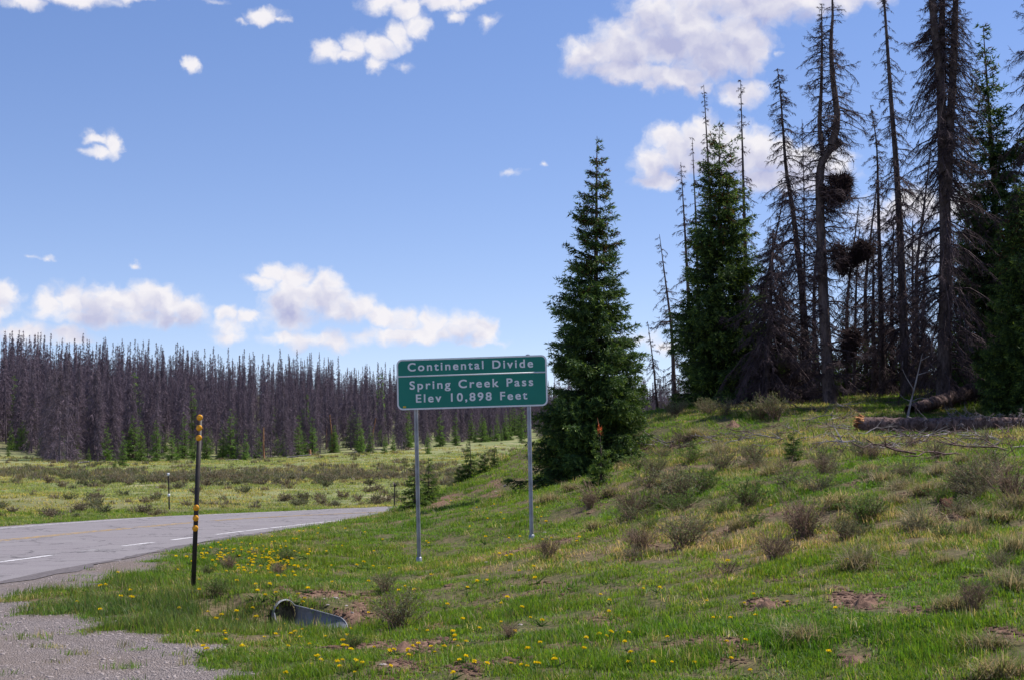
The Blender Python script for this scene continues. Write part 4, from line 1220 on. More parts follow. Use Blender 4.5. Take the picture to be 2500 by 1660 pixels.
near_dead('dead_spruce', [([(1868, 992), (1880, 760), (1888, 560)], .13, .02)], 45.2, 'short dead spruce veiled in hanging twigs against the broad dark spruce', 217, 260, 2.1, 1.3, droop=.9, brush=1.8, t0=.12)
near_dead('dead_spruce', [
    ([(2026, 990), (2012, 760), (2003, 541), (1999, 402), (2012, 375), (2036, 352), (2054, 346)], .195, .115),
    ([(2010, 378), (1999, 335), (1998, 310), (2005, 249), (2007, 115), (2006, 40), (2006, 10)], .085, .012),
    ([(2030, 356), (2044, 325), (2048, 300), (2044, 262), (2034, 214), (2028, 115), (2028, 68), (2037, 42), (2031, 2), (2030, -40)], .13, .02)],
    44, 'dead spruce with kinked double top and dark twig nests', 209, 190, 1.75, 1.0, dY=[0, .05, -.05], droop=.35,
    tfun=lambda t: np.interp(t, [0, .12, .5, .8, 1], [.7, 1.5, 1.75, 1.6, .35]),
    brooms=[(2038, 462, 38, 40, 1), (2052, 440, 26, 20, 9), (2060, 622, 46, 50, 2), (2104, 612, 26, 36, 3), (2078, 835, 22, 38, 4)])
near_dead('dead_spruce', [([(2157, 985), (2150, 700), (2146, 574), (2141, 344), (2125, 258)], .13, .01)], 48.5, 'thin dead spruce close behind the tall straight dead one', 210, 190, 1.05, 1.0, brush=1.4)
near_dead('dead_spruce', [([(2214, 985), (2205, 760), (2198, 574), (2187, 383), (2177, 268), (2164, 77), (2156, -30)], .175, .035)], 47.5, 'tall straight dead spruce between the nest-laden and the forked one', 211, 280, 1.45, 1.0, droop=.8, brush=1.4)
near_dead('dead_spruce', [
    ([(2304, 1000), (2308, 760), (2309, 574), (2301, 344), (2296, 172), (2283, 96), (2272, -60)], .225, .10),
    ([(2300, 200), (2300, 100), (2302, -60)], .12, .07),
    ([(2312, 480), (2318, 330), (2322, 268), (2329, 153), (2335, -60)], .15, .08)],
    42, 'stout dead spruce whose trunk forks into three, rising behind the fallen log', 212, 320, 2.1, 1.15, dY=[0, .2, -.1], droop=.85, brush=1.4)
near_dead('dead_spruce', [([(2535, 1000), (2535, 500), (2528, -200)], .2, .08)], 44, 'dead spruce with long hanging limbs beside the narrow green spruce', 213, 320, 1.9, 1.0, droop=.9, brush=1.3)
near_dead('dead_spruce', [([(2232, 995), (2228, 700), (2228, 540)], .07, .02)], 52, 'thin dead stem behind the forked dead spruce', 214, 110, .9, 1.0)
near_dead('dead_spruce', [([(2085, 985), (2090, 700), (2098, 560)], .08, .02)], 53, 'dead stem hidden behind the nest-laden spruce', 215, 110, .9, 1.0)
near_dead('dead_spruce', [([(2390, 985), (2385, 700), (2375, 420)], .10, .02)], 51, 'thin dead spruce standing behind the narrow green spruce', 216, 130, 1.1, 1.0)

for j, (px, Y, top, nb_, lm_, lab) in enumerate([
    (1915, 48.5, 640, 230, 1.6, 'dense dark dead spruce tucked behind the drooping one'),
    (2135, 51, 560, 200, 1.3, 'low dense dead spruce left of the tall straight one'),
    (2180, 52, 540, 220, 1.4, 'dense dead spruce right behind the tall straight one'),
    (2255, 53, 600, 200, 1.3, 'dim dead spruce behind the left side of the forked one'),
    (2350, 50, 520, 210, 1.5, 'dim dead spruce behind the right side of the forked one'),
    (1845, 49, 700, 200, 1.4, 'dark dead spruce against the right skirt of the broad spruce'),
    (1990, 54, 420, 130, 1.2, 'grey dead spruce far behind the nest-laden one'),
    (2070, 55, 500, 130, 1.2, 'grey dead spruce in the gap right of the twig nests'),
    (2115, 56, 400, 120, 1.1, 'slim grey dead spruce in the back of the stand'),
    (2240, 56, 330, 130, 1.2, 'tall dim dead spruce behind the gap before the forked one'),
    (2410, 54, 300, 130, 1.3, 'dim dead spruce behind the narrow green one'),
    (1868, 54, 470, 120, 1.1, 'thin dim dead spruce behind the right shoulder of the broad spruce'),
    (2460, 50, 420, 130, 1.3, 'dim dead spruce in front of the spruces past the log')]):
    near_dead('dead_spruce', [([(px, 985), (px - 3, (985 + top) / 2), (px - 8 + 5 * j, top)], .11, .015)], Y, lab, 230 + j, nb_, lm_, 1.1, droop=.85, brush=1.6)

# young living spruces
YS = [live_spruce(70 + k, 2.0, r, 85, 2.6, .065, .01, .15, tipcol=(.26, .34, .05), mid=(.12, .20, .04), deep=(.05, .095, .025), spire=.8) for k, r in enumerate((.62, .5, .8))]
young = [ # px, base row, top row, kind, label
 (1467, 1187, 1040, 0, 'young spruce with a dead orange tip in front of the lone green spruce'),
 (1939, 1124, 1042, 2, 'small bright spruce among shrubs below the fallen log'),
 (1692, 1116, 1068, 2, 'low spruce seedling half hidden by shrubs near the stick litter'),
 (2432, 1132, 1085, 2, 'tiny spruce seedling in dry grass below the slash'),
 (1012, 1238, 1112, 0, 'young spruce behind the nearer sign post'),
 (1048, 1226, 1112, 0, 'young spruce growing against its twin behind the sign post'),
 (1148, 1166, 1070, 0, 'dark young spruce on the skyline of the bank under the sign'),
 (1122, 1178, 1132, 2, 'low bushy spruce at the foot of the dark young spruce'),
 (1183, 1152, 1098, 2, 'pale young spruce on the bank, upslope of the dark one'),
 (1208, 1142, 1082, 1, 'slim young spruce on the bank next to the pale one'),
]
hp = ground_hit([y_[0] for y_ in young], [y_[1] for y_ in young], tmax=60)
for y_, g in zip(young, hp):
    if np.isnan(g[0]): g = base_at(y_[0], 45.5)
    h = hgt_px(g, y_[2])
    make_tree('young_spruce', YS[y_[3]][0], YS[y_[3]][1], g - np.array([0, 0, .03]), y_[4], 'young spruces on the hill', y_[0] * .1, h / 2.0)
# dead orange leader of the first
mb = MB()
g = hp[0]; h = hgt_px(g, 1015); h0 = hgt_px(g, 1052)
V, F = tubes(np.array([[(0, 0, h0), (-.02, 0, (h0 + h) / 2), (-.05, 0, h)]]), np.array([[.012, .009, .004]]), 4); mb.add(V, F, (1.3, .8, .6))
rg = np.random.default_rng(5); nn = 60
q = np.c_[rg.normal(0, .03, nn), rg.normal(0, .03, nn), rg.uniform(h0 - .05, h0 + .16, nn)]
V, F = spike_tris(q, unit(rg.normal(size=(nn, 3))), np.full(nn, .07), np.full(nn, .015), rg); mb.add(V, F, (2.6, .9, .35))
# (hung on the first young spruce as its dead leader)
r0_ = [o for o in bpy.data.objects if o.get('label') == young[0][4]][0]
ld = obj('dead_leader', mb.mesh('dead_leader', M_STEM), r0_); ld['label'] = 'dead orange tip'
ld.scale = tuple(1 / v for v in r0_.scale); ld.rotation_euler = (0, 0, -r0_.rotation_euler[2])
# living undergrowth and young trees on the far side of the crest
for j, (px, Y, top, k) in enumerate([(2090, 58, 850, 0), (2120, 62, 880, 2), (2060, 60, 900, 2), (2250, 60, 860, 0), (2275, 64, 890, 2), (2390, 58, 840, 0), (2360, 62, 880, 2), (1990, 60, 880, 0), (1935, 58, 840, 1), (2185, 60, 900, 2), (2440, 55, 900, 2), (1880, 56, 800, 0), (1905, 52, 890, 2), (1960, 54, 800, 2), (2000, 56, 820, 2), (2040, 53, 905, 2), (2075, 55, 780, 0), (2140, 54, 810, 2), (2165, 57, 770, 0), (2205, 55, 820, 2), (2235, 53, 900, 2), (2265, 56, 780, 0), (2330, 54, 800, 2), (2345, 57, 760, 0), (2375, 53, 900, 2), (2415, 55, 870, 2), (1860, 53, 880, 2)]):
    g = base_at(px, Y)
    make_tree('young_spruce', YS[k][0], YS[k][1], g, ['young green spruce in the shade behind the dead trunks', 'slim young spruce in the shade behind the dead trunks', 'low bushy spruce in the shade behind the dead trunks'][k], 'young spruces behind the crest', px * .07, max(1.0, hgt_px(g, top)) / 2.0)

# ------------------------------------------------------------------ road sign
sl_, sr_ = hit1(1024, 1372), hit1(1295, 1321)
ys = (sl_[1] + sr_[1]) / 2
cL = at(970, 1001, ys + .10); cR = at(1338, 990, ys - .10)
W = np.linalg.norm((cR - cL)[:2]); Hs = at(970, 1001, ys)[2]; Hs = (at(970, 877, ys)[2] - Hs) 
ang = math.atan2(cR[1] - cL[1], cR[0] - cL[0])
tiltz = math.atan2(cR[2] - cL[2], W)
sign = empty('road_sign', ((cL[0] + cR[0]) / 2, (cL[1] + cR[1]) / 2, (cL[2] + cR[2]) / 2), 'green road sign reading Continental Divide, Spring Creek Pass, Elev 10,898 Feet', 'road sign', None, ang)
sign.rotation_euler = (0, -tiltz, ang)
bpy.context.view_layer.update()
def rounded(w, h, r, n=7):
    P = []
    for cx, cz, a0 in ((w / 2 - r, h - r, 0), (-w / 2 + r, h - r, 90), (-w / 2 + r, r, 180), (w / 2 - r, r, 270)):
        for k in range(n): 
            a = math.radians(a0 + 90 * k / (n - 1)); P.append((cx + r * math.cos(a), cz + r * math.sin(a)))
    return np.array(P)
def plate(name, outline, y0, y1, mat, parent, hole=None):
    mb = MB(); n = len(outline)
    o0 = np.c_[outline[:, 0], np.full(n, y0), outline[:, 1]]; o1 = np.c_[outline[:, 0], np.full(n, y1), outline[:, 1]]
    i = np.arange(n); j = np.roll(i, -1)
    if hole is None:
        c = outline.mean(0)
        mb.add(np.vstack([o0, [[c[0], y0, c[1]]]]), np.stack([np.full(n, n), i, j], -1)); mb.add(np.vstack([o1, [[c[0], y1, c[1]]]]), np.stack([np.full(n, n), j, i], -1))
        mb.add(np.vstack([o0, o1]), np.stack([i, i + n, j + n, j], -1))
    else:
        h0 = np.c_[hole[:, 0], np.full(n, y0), hole[:, 1]]; h1 = np.c_[hole[:, 0], np.full(n, y1), hole[:, 1]]
        mb.add(np.vstack([o0, h0]), np.stack([i, j, j + n, i + n], -1))
        mb.add(np.vstack([o0, o1]), np.stack([i, i + n, j + n, j], -1)); mb.add(np.vstack([h0, h1]), np.stack([i, j, j + n, i + n], -1))
    return obj(name, mb.mesh(name, mat), parent)
m = Mat('sign_green'); nz = m.noise(2.2, 5, .6)
M_SGREEN = m.bsdf(m.mix(m.ramp(nz, .3, .7), (.0, .19, .135), (.002, .215, .155)), m.math('MULTIPLY_ADD', m.noise(18, 4, .6), .15, .38), None, .4)
M_SWHITE = plain('sign_white', (.82, .82, .83), .45, var=.06, nscale=5)
M_ALU = plain('bare_aluminium', (.45, .46, .48), .42, metal=.7, var=.15)
plate('panel', rounded(W, Hs, .10), 0, .004, M_ALU, sign)
plate('green_face', rounded(W - .004, Hs - .004, .098) + np.array([0, .002]), -.003, -.001, M_SGREEN, sign)
plate('border', rounded(W - .004, Hs - .004, .098) + np.array([0, .002]), -.0055, -.003, M_SWHITE, sign, hole=rounded(W - .056, Hs - .056, .075) + np.array([0, .028]))
zd = Hs * .66
mb = MB(); box_mesh(mb, -W / 2 + .027, W / 2 - .027, -.0045, -.0032, zd - .012, zd + .012); obj('divider', mb.mesh('divider', M_SWHITE), sign)
def lettering(txt, cx, z0, cap, width, name='lettering'):
    cu = bpy.data.curves.new(name, 'FONT'); cu.body = txt; cu.size = 1.0; cu.space_character = 1.28; cu.space_word = 1.15
    cu.offset = 0.0; cu.resolution_u = 6; cu.extrude = .0; cu.fill_mode = 'FRONT'
    ob = bpy.data.objects.new(name, cu); COL.objects.link(ob)
    dg_ = bpy.context.evaluated_depsgraph_get(); me = bpy.data.meshes.new_from_object(ob.evaluated_get(dg_))
    bpy.data.objects.remove(ob)
    n = len(me.vertices); V = np.empty(n * 3, np.float32); me.vertices.foreach_get('co', V); V = V.reshape(-1, 3)
    x0, x1 = V[:, 0].min(), V[:, 0].max()
    capn = .73
    Vn = np.c_[(V[:, 0] - (x0 + x1) / 2) / (x1 - x0) * width + cx, np.full(n, -.0062), z0 + V[:, 1] / capn * cap]
    # bold weight: the same outlines laid a few millimetres apart, each sheet proud of the last
    t3 = [tuple(p.vertices) for p in me.polygons]
    f3 = np.array([t for t in t3 if len(t) == 3], int); f4 = np.array([t for t in t3 if len(t) == 4], int)
    mb = MB(); bw = cap * .028
    for k, (ox, oz) in enumerate(((-1, -1), (1, -1), (-1, 1), (1, 1), (0, 0))):
        Vk = Vn + np.array([ox * bw, -.0004 * k, oz * bw])
        n0 = mb.n; mb.V.append(Vk); mb.C.append(np.ones((n, 3))); mb.n += n
        if len(f3): mb.F3.append(f3 + n0)
        if len(f4): mb.F4.append(f4 + n0)
    return obj(name, mb.mesh(name, M_SWHITE), sign)
sx = W / 368.0
def sgx(a, b): return ((a + b) / 2 - 1154) * sx, (b - a) * sx
cxl, wl = sgx(998, 1304); lettering('Continental Divide', cxl, Hs * .765, Hs * .165, wl)
cxl, wl = sgx(1002, 1303); lettering('Spring Creek Pass', cxl, Hs * .405, Hs * .165, wl)
cxl, wl = sgx(1017, 1288); lettering('Elev 10,898 Feet', cxl, Hs * .145, Hs * .165, wl)
st = plate('sticker', rounded(.055, .035, .01) + np.array([-W / 2 + .13, .035]), -.0072, -.0064, plain('sticker_yellow', (.55, .42, .05), .5), sign); st['label'] = 'small yellow sticker'
M_GALV = plain('galvanised_post', (.30, .31, .35), .45, metal=.65, var=.22, nscale=4, bump=.1)
inv = sign.matrix_world.inverted()
for (bx, by, tx, ty) in ((1024, 1372, 1015, 882), (1295, 1321, 1289, 866)):
    g = hit1(bx, by); 
    top = at(tx, ty, ys + .12 + (0.1 if bx < 1100 else -.1)); 
    A = np.array(inv @ Vector((g[0], g[1], g[2] - .1))); B_ = np.array(inv @ Vector(top)); B_[1] = .045; A[1] = max(.045, min(A[1], .3))
    mb = MB(); V, F = tubes(np.linspace(A, B_, 6)[None], np.full((1, 6), .036), 14); mb.add(V, F)
    V, F = tubes(np.array([[B_, B_ + (B_ - A) / np.linalg.norm(B_ - A) * .01]]), np.array([[.036, .001]]), 14); mb.add(V, F)
    p_ = obj('post', mb.mesh('post', M_GALV, True), sign)
    dirv = unit(B_ - A); mb = MB(); V, F = tubes(np.array([[A, A + dirv * .19, A + dirv * .20]]), np.array([[.052, .050, .037]]), 14); mb.add(V, F); obj('base_sleeve', mb.mesh('base_sleeve', M_GALV, True), p_)
    for fz in (.25, .78):
        mb = MB(); box_mesh(mb, -.08, .08, -.006, .0, -.02, .02)
        zc = Hs * fz; f_ = (zc - A[2]) / (B_[2] - A[2]); xc = A[0] + (B_[0] - A[0]) * f_
        cme = mb.mesh('clamp', M_GALV); c_ = obj('clamp', cme, p_, (xc, .0105, zc))
bx_ = at(1315, 863, ys + .1)

# ------------------------------------------------------------------ delineator stakes
M_STAKE = plain('stake_dark', (.035, .028, .025), .55, var=.3, nscale=9)
M_ORANGE = plain('reflector_orange', (.95, .40, .01), .35, spec=.5, var=.08, nscale=20)
g = hit1(471, 1436); Yp = g[1]
tp_ = at(488, 1012, Yp + .05)
stake = empty('delineator_stake', g, 'dark leaning snow stake with six orange reflector discs beside the road', 'stake')
d = tp_ - g; L = np.linalg.norm(d); ax = d / L
mb = MB()
# channel section: back plate and two flanges
for (x0, x1, y0, y1) in ((-.028, .028, 0, .005), (-.028, -.023, .006, .03), (.023, .028, .006, .03)):
    box_mesh(mb, x0, x1, y0, y1, -.25, L)
rot = Vector((0, 0, 1)).rotation_difference(Vector(ax)).to_matrix().to_4x4()
pme = mb.mesh('post', M_STAKE); po = obj('post', pme, stake); po.matrix_local = rot
for py in (1019, 1044.5, 1069, 1240, 1265.5, 1290):
    z_ = L * (1436 - py) / (1436 - 1012)
    a = np.arange(20) / 20 * 2 * np.pi; R_ = 7.6 / FPX * Yp
    mb = MB(); o0 = np.c_[R_ * np.cos(a), np.full(20, -.004), R_ * np.sin(a)]; o1 = o0 * np.array([.96, 0, .96]) + np.array([0, -.010, 0]); cc = np.array([[0, -.0105, 0]])
    i = np.arange(20); j = np.roll(i, -1)
    mb.add(np.vstack([o0, o1, cc]), np.stack([i, j, j + 20, i + 20], -1)); mb.F3.append(np.stack([i + 20, j + 20, np.full(20, 40)], -1))
    V, F = tubes(np.array([[(0, -.016, 0), (0, -.022, 0)]]), np.array([[.006, .005]]), 8); mb.add(V, F, (.5, .5, .5))
    dd = obj('reflector', mb.mesh('reflector', M_ORANGE, False), stake); dd.matrix_local = rot @ Matrix.Translation((0, -.001, z_))
M_WHITE = plain('reflector_white', (.75, .75, .78), .4)
for (px, by, tx, ty, lab, wh) in [(414, 1243, 411, 1156, 'thin far delineator stake with a white reflector across the road', True), (962, 1236, 964, 1182, 'thin dark far delineator stake near the bend in the road', False)]:
    g = flat(px, by) if wh else hit1(px, by, tmin=40)
    g = hit1(px, by, tmin=30)
    if np.isnan(g[0]): g = flat(px, by)
    tp_ = at(tx, ty, g[1]); d = tp_ - g; L = np.linalg.norm(d)
    r_ = empty('delineator_stake', g, lab, 'stake')
    mb = MB(); V, F = tubes(np.array([[(0, 0, -.2), d]]), np.array([[.03, .028]]), 6); mb.add(V, F); obj('post', mb.mesh('post', M_STAKE), r_)
    for f_ in ((.985, .4) if wh else (.97,)):
        mb = MB(); c = d * f_; box_mesh(mb, c[0] - .05, c[0] + .05, c[1] - .05, c[1] - .034, c[2] - .06, c[2] + .06); obj('reflector', mb.mesh('reflector', M_WHITE if wh else M_STAKE), r_)

# ------------------------------------------------------------------ culvert
M_PIPE = plain('galvanised_pipe', (.19, .20, .225), .6, metal=.2, var=.3, nscale=5, bump=.15)
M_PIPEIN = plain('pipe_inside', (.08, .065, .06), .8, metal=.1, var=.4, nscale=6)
culv = empty('culvert', CULV, 'galvanised culvert pipe mouth with flared end in the grassy ditch', 'culvert', None, CANG)
a = np.linspace(0, 2 * np.pi, 29)[:-1]
mb = MB(); k = 60
xs = np.linspace(0, -2.4, k); rr_ = RP - .008 + .008 * np.cos(np.arange(k) * 2 * np.pi / 4)
V, F = tubes(np.stack([xs, np.zeros(k), np.full(k, RP)], -1)[None], rr_[None], 28); mb.add(V, F)
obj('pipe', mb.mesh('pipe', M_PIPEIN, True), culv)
mb = MB(); V, F = tubes(np.array([[(.0, 0, RP), (.02, 0, RP), (.035, 0, RP)]]), np.array([[RP + .015, RP + .02, RP + .006]]), 28); mb.add(V, F); obj('collar', mb.mesh('collar', M_PIPE, True), culv)
# flared end: trough whose walls fall away from the crown of the pipe to the ditch floor
nu, nv = 22, 25
U = np.linspace(0, 1, nu)[:, None]; Vv = np.linspace(-1, 1, nv)[None]
top = math.radians(180) * (1 - U) ** .8 + math.radians(38) * (1 - (1 - U) ** .8)
top = np.minimum(top, math.radians(128) - U * math.radians(60))
th_ = Vv * top * np.where(Vv < 0, 1 - .72 * np.minimum(1, U * 5 + .25), 1.0)
fl = RP * (1 + .85 * U)
Xc = .03 + .78 * U + 0 * th_; Yc = fl * np.sin(th_) * (1 + .25 * U); Zc = RP - RP * np.cos(th_) * (1 + .0 * U)
G = np.stack([Xc, Yc, Zc], -1).reshape(-1, 3)
idx = np.arange(nu * nv).reshape(nu, nv)
mb = MB(); mb.add(G, np.stack([idx[:-1, :-1], idx[:-1, 1:], idx[1:, 1:], idx[1:, :-1]], -1).reshape(-1, 4))
es = obj('end_section', mb.mesh('end_section', M_PIPE, True), culv)
md = es.modifiers.new('thick', 'SOLIDIFY'); md.thickness = .006
for s_ in (0, nv - 1):
    pth = np.stack([Xc[:, s_], Yc[:, s_], Zc[:, s_]], -1)
    mb = MB(); V, F = tubes(pth[None], np.full((1, nu), .011), 6); mb.add(V, F); obj('rolled_edge', mb.mesh('rolled_edge', M_PIPE, True), es)

# ------------------------------------------------------------------ foreground shrubs
LEAFC = (.17, .195, .105); LEAFG = (.12, .19, .05)
SHR = {
 'leafy': [shrub(310 + k, .65, .8, 55, 8, LEAFC, .02) for k in range(3)],
 'green': [shrub(320 + k, .6, .8, 55, 11, LEAFG, .022) for k in range(2)],
 'bare': [shrub(330 + k, .7, .8, 75, 3, (.19, .17, .10), .016) for k in range(3)],
 'grey': [shrub(340 + k, .5, .7, 40, 0) for k in range(1)],
}
fsh = [ # px, base row, height px, kind, label
 (968,1536,108,'leafy','leafy upright shrub on red soil beside the culvert ditch'),
 (940,1444,52,'leafy','pale low shrub just uphill of the culvert shrub'),
 (701,1372,40,'green','dark rounded shrub among the dandelions near the roadside'),
 (680,1406,40,'bare','thin brown shrub below the dark rounded one among the dandelions'),
 (862,1584,38,'green','small dark shrub on bare soil downhill of the culvert shrub'),
 (1243,1558,44,'bare','wispy thin shrub on the bare red soil'),
 (1337,1364,58,'bare','reddish bare shrub beside the farther sign post'),
 (530,1456,48,'green','small green shrub near the foot of the dark stake'),
 (558,1392,42,'bare','thin brown shrub by the gravel, uphill of the stake'),
 (507,1403,28,'green','tiny shrub right behind the dark stake'),
 (1538,1264,74,'bare','bare twiggy shrub below the young spruce with the orange tip'),
 (1661,1226,98,'leafy','largest grey-green shrub on the open slope'),
 (1669,1336,95,'leafy','broad brown-green shrub downhill of the largest one'),
 (1563,1349,72,'bare','thin dark shrub at the left foot of the broad one'),
 (1830,1243,80,'green','green leafy shrub on the slope midway to the log'),
 (1839,1133,62,'leafy','grey-green shrub uphill near the small bright spruce'),
 (1961,1311,108,'bare','reddish fan-shaped bare shrub in mid slope'),
 (1889,1370,84,'bare','dark twiggy shrub downhill of the reddish fan-shaped one'),
 (2063,1315,64,'leafy','low open shrub next to the reddish fan-shaped one'),
 (2105,1277,74,'green','thin green shrub uphill of the low open one'),
 (2359,1201,90,'leafy','grey-green shrub among dry tussocks by the stump hole'),
 (2389,1205,94,'leafy','taller grey-green shrub leaning over the dry tussocks'),
 (2470,1230,108,'bare','dense red-stemmed shrub beside the dry tussocks'),
 (1779,1408,52,'grey','dead grey twig shrub on the lower slope'),
 (2380,1489,84,'bare','bare brown shrub rising from a straw tussock low on the slope'),
 (1891,1024,74,'leafy','silvery leafy shrub at the foot of the dark dead spruce'),
 (1850,1022,60,'leafy','low silvery shrub beside the taller silvery one'),
 (1647,1018,48,'leafy','rounded silvery shrub on the crest beside the leaning dead spruce'),
 (1723,1009,44,'leafy','rounded silvery shrub in front of the broad dark spruce'),
 (1760,1150,60,'leafy','grey shrub on the upper slope below the stick litter'),
 (1600,1165,60,'leafy','dim grey shrub near the lone spruce skirt'),
 (2010,1160,52,'bare','thin brown shrub below the small bright spruce'),
 (2210,1170,56,'leafy','grey-green shrub below the fallen log'),
 (2290,1120,50,'leafy','low grey shrub close under the slash'),
 (1720,1205,70,'green','green shrub touching the largest grey one'),
 (2130,1120,44,'bare','small bare shrub under the torn log end'),
 (1440,1240,44,'bare','small twiggy shrub downslope of the lone spruce'),
 (2440,1390,54,'leafy','low shrub by the lower straw tussocks'),
]
hp = ground_hit([f[0] for f in fsh], [f[1] for f in fsh], tmax=60)
cnt = {}
fr = np.random.default_rng(8)
for (px, py, hpx, kind, lab), g in zip(fsh, hp):
    if np.isnan(g[0]): continue
    k = cnt.get(kind, 0); cnt[kind] = k + 1
    st_, lf_ = SHR[kind][k % len(SHR[kind])]
    h0 = {'leafy': .65, 'green': .6, 'bare': .7, 'grey': .5}[kind]
    sc = hpx / FPX * g[1] / h0
    r = empty('shrub', g, lab, 'shrub', 'shrubs on the slope', fr.uniform(0, 6.28)); r.scale = (sc * fr.uniform(.95, 1.25), sc * fr.uniform(.95, 1.25), sc)
    obj('stems', st_, r)
    if lf_: obj('leaves', lf_, r)

SMALL = [shrub(360 + k, .42, .62, 34, l_, c_, .018, spread=1.2) for k, (l_, c_) in enumerate([(9, LEAFC), (10, LEAFG), (2, (.19, .17, .10)), (7, (.17, .18, .11))])]
spx_ = []
for (px, py, hpx, kind, lab) in fsh:
    if px < 1400: continue
    for _ in range(1): spx_.append((px + fr.normal() * 55, py + fr.normal() * 14))
for _ in range(45): spx_.append((fr.uniform(1480, 2500), fr.uniform(1070, 1330)))
hp = ground_hit([q[0] for q in spx_], [q[1] for q in spx_], tmax=60, n=400)
NLAB = ['small grey-green shrublet in the rough grass of the slope', 'small leafy green shrublet in the rough grass of the slope', 'small bare brown shrublet in the rough grass of the slope', 'small olive shrublet in the rough grass of the slope']
for j, g in enumerate(hp):
    if np.isnan(g[0]): continue
    k = int(fr.integers(0, 4)); sc = min(1.15, fr.uniform(24, 62) / FPX * g[1] / .42)
    r = empty('shrublet', g, NLAB[k].replace('in the rough grass of the slope', 'in rough grass ' + ('near the lone spruce' if spx_[j][0] < 1650 else 'under the slash and log' if spx_[j][1] < 1130 else 'by the rotten stump' if spx_[j][0] > 2200 else 'in mid slope')), 'shrub', 'small shrubs in the rough grass', fr.uniform(0, 6.28)); r.scale = (sc * fr.uniform(.7, 1.5), sc * fr.uniform(.7, 1.5), sc); r.rotation_euler[0] = fr.normal(0, .15)
    obj('stems', SMALL[k][0], r); obj('leaves', SMALL[k][1], r)

# ------------------------------------------------------------------ dry bunchgrass tussocks
STRAW = [(.45, .36, .21), (.36, .28, .16), (.27, .22, .11), (.20, .23, .08)]
TUS = [blade_tuft(150 + k, 360, .30, .065, .006, [(.36, .30, .19), (.30, .245, .15), (.22, .20, .10), (.15, .18, .06)], 1.4, 'blades', foliage('straw_%d' % k, .45, .7, .15, vary=.3, tmul=(1.1, 1.0, .8))) for k in range(3)]
tus_px = [(1353,1190),(1400,1196),(1552,1122),(1578,1243),(2257,1205),(2368,1256),(2362,1312),(2310,1380),(2092,1384),(1961,1566),(2440,1655),(2325,1486),(2250,1290),(2440,1270),(2490,1250),(1620,1180),
          (1490,1210),(1700,1290),(2160,1180),(2050,1240),(2200,1190),(2300,1160),(2430,1180),(1980,1200),(1880,1160),(1520,1140),(1620,1110),(1750,1110),(2470,1440),(1340,1225),(2120,1150),(2350,1130),(2200,1110),(1450,1290),(2420,1580),(1640,1210),(1840,1190),(1800,1290),(2480,1350),(2190,1230),(1560,1085),(1700,1065),(2000,1090)]
hp = ground_hit([t[0] for t in tus_px], [t[1] for t in tus_px], tmax=60)
for j, g in enumerate(hp):
    if np.isnan(g[0]): continue
    o = obj('grass_tussock', TUS[j % 3], None, g); sc = fr.uniform(.75, 1.25) * np.interp(g[1], [9, 14, 30], [.8, .95, 1.15])
    o.scale = (sc * fr.uniform(.9, 1.6), sc * fr.uniform(.9, 1.6), sc * fr.uniform(.5, .9)); o.rotation_euler = (fr.normal(0, .1), fr.normal(0, .1), fr.uniform(0, 6.28))
    px, py = tus_px[j]
    wh = ('just below the lone spruce' if px < 1640 and py < 1260 else 'close under the slash and fallen log' if py < 1135 else 'around the rotten stump' if px > 2180 and py < 1330 else 'on the lower slope near the dirt mounds' if py > 1360 else 'among the shrubs in mid slope')
    tag(o, 'straw-coloured bunchgrass tussock ' + wh, 'grass tussock', 'dry bunchgrass tussocks')

# ------------------------------------------------------------------ dandelions
def dandelion(seed, h):
    rng = np.random.default_rng(seed); mb = MB()
    top = np.array([rng.normal(0, .02), rng.normal(0, .02), h])
    V, F = tubes(np.array([[(0, 0, -.01), top * .5 + [.006, 0, 0], top]]), np.array([[.003, .0028, .0025]]), 4); mb.add(V, F, (.12, .17, .05))
    n = 34
    a = rng.uniform(0, 6.28, n); e = rng.uniform(.0, 1.2, n)
    d = np.stack([np.cos(a) * np.cos(e), np.sin(a) * np.cos(e), np.sin(e)], -1)
    V, F = spike_tris(np.repeat(top[None], n, 0), d, rng.uniform(.016, .022, n), np.full(n, .010), rng)
    # petals widen outwards: flip base and tip
    V = V.reshape(-1, 3, 3); tip = V[:, 2].copy(); half = (V[:, 1] - V[:, 0]) * .5
    V = np.stack([tip - half, tip + half, np.repeat(top[None], n, 0)], 1).reshape(-1, 3)
    mb.add(V, F, np.repeat(np.array([.88, .68, .015]) * rng.uniform(.8, 1.1, (n, 1)), 3, axis=0))
    m_ = 5; a = rng.uniform(0, 6.28, m_)
    d = unit(np.stack([np.cos(a), np.sin(a), np.full(m_, .45)], -1))
    V, F = spike_tris(np.zeros((m_, 3)), d, np.full(m_, .11), np.full(m_, .022), rng); mb.add(V, F, (.07, .12, .03))
    return mb.mesh('dandelion', M_PETAL)
DAN = [dandelion(k, h) for k, h in enumerate((.06, .09, .045, .075))]
dr = np.random.default_rng(19)
dpx = []
def cluster(cx, cy, sx, sy, n):
    for _ in range(n): dpx.append((cx + dr.normal() * sx, cy + dr.normal() * sy))
cluster(620, 1370, 70, 26, 95); cluster(690, 1385, 40, 16, 30); cluster(520, 1350, 40, 20, 16); cluster(780, 1330, 90, 22, 22); cluster(250, 1450, 50, 20, 8)
cluster(560, 1560, 150, 40, 24); cluster(900, 1610, 130, 35, 36); cluster(420, 1610, 110, 30, 14); cluster(1130, 1570, 90, 45, 26); cluster(1100, 1450, 120, 40, 16)
cluster(1400, 1620, 150, 30, 16); cluster(1250, 1350, 110, 60, 18); cluster(1500, 1500, 120, 70, 10); cluster(1850, 1450, 200, 70, 9); cluster(2000, 1300, 160, 60, 6); cluster(1230, 1250, 80, 30, 10)
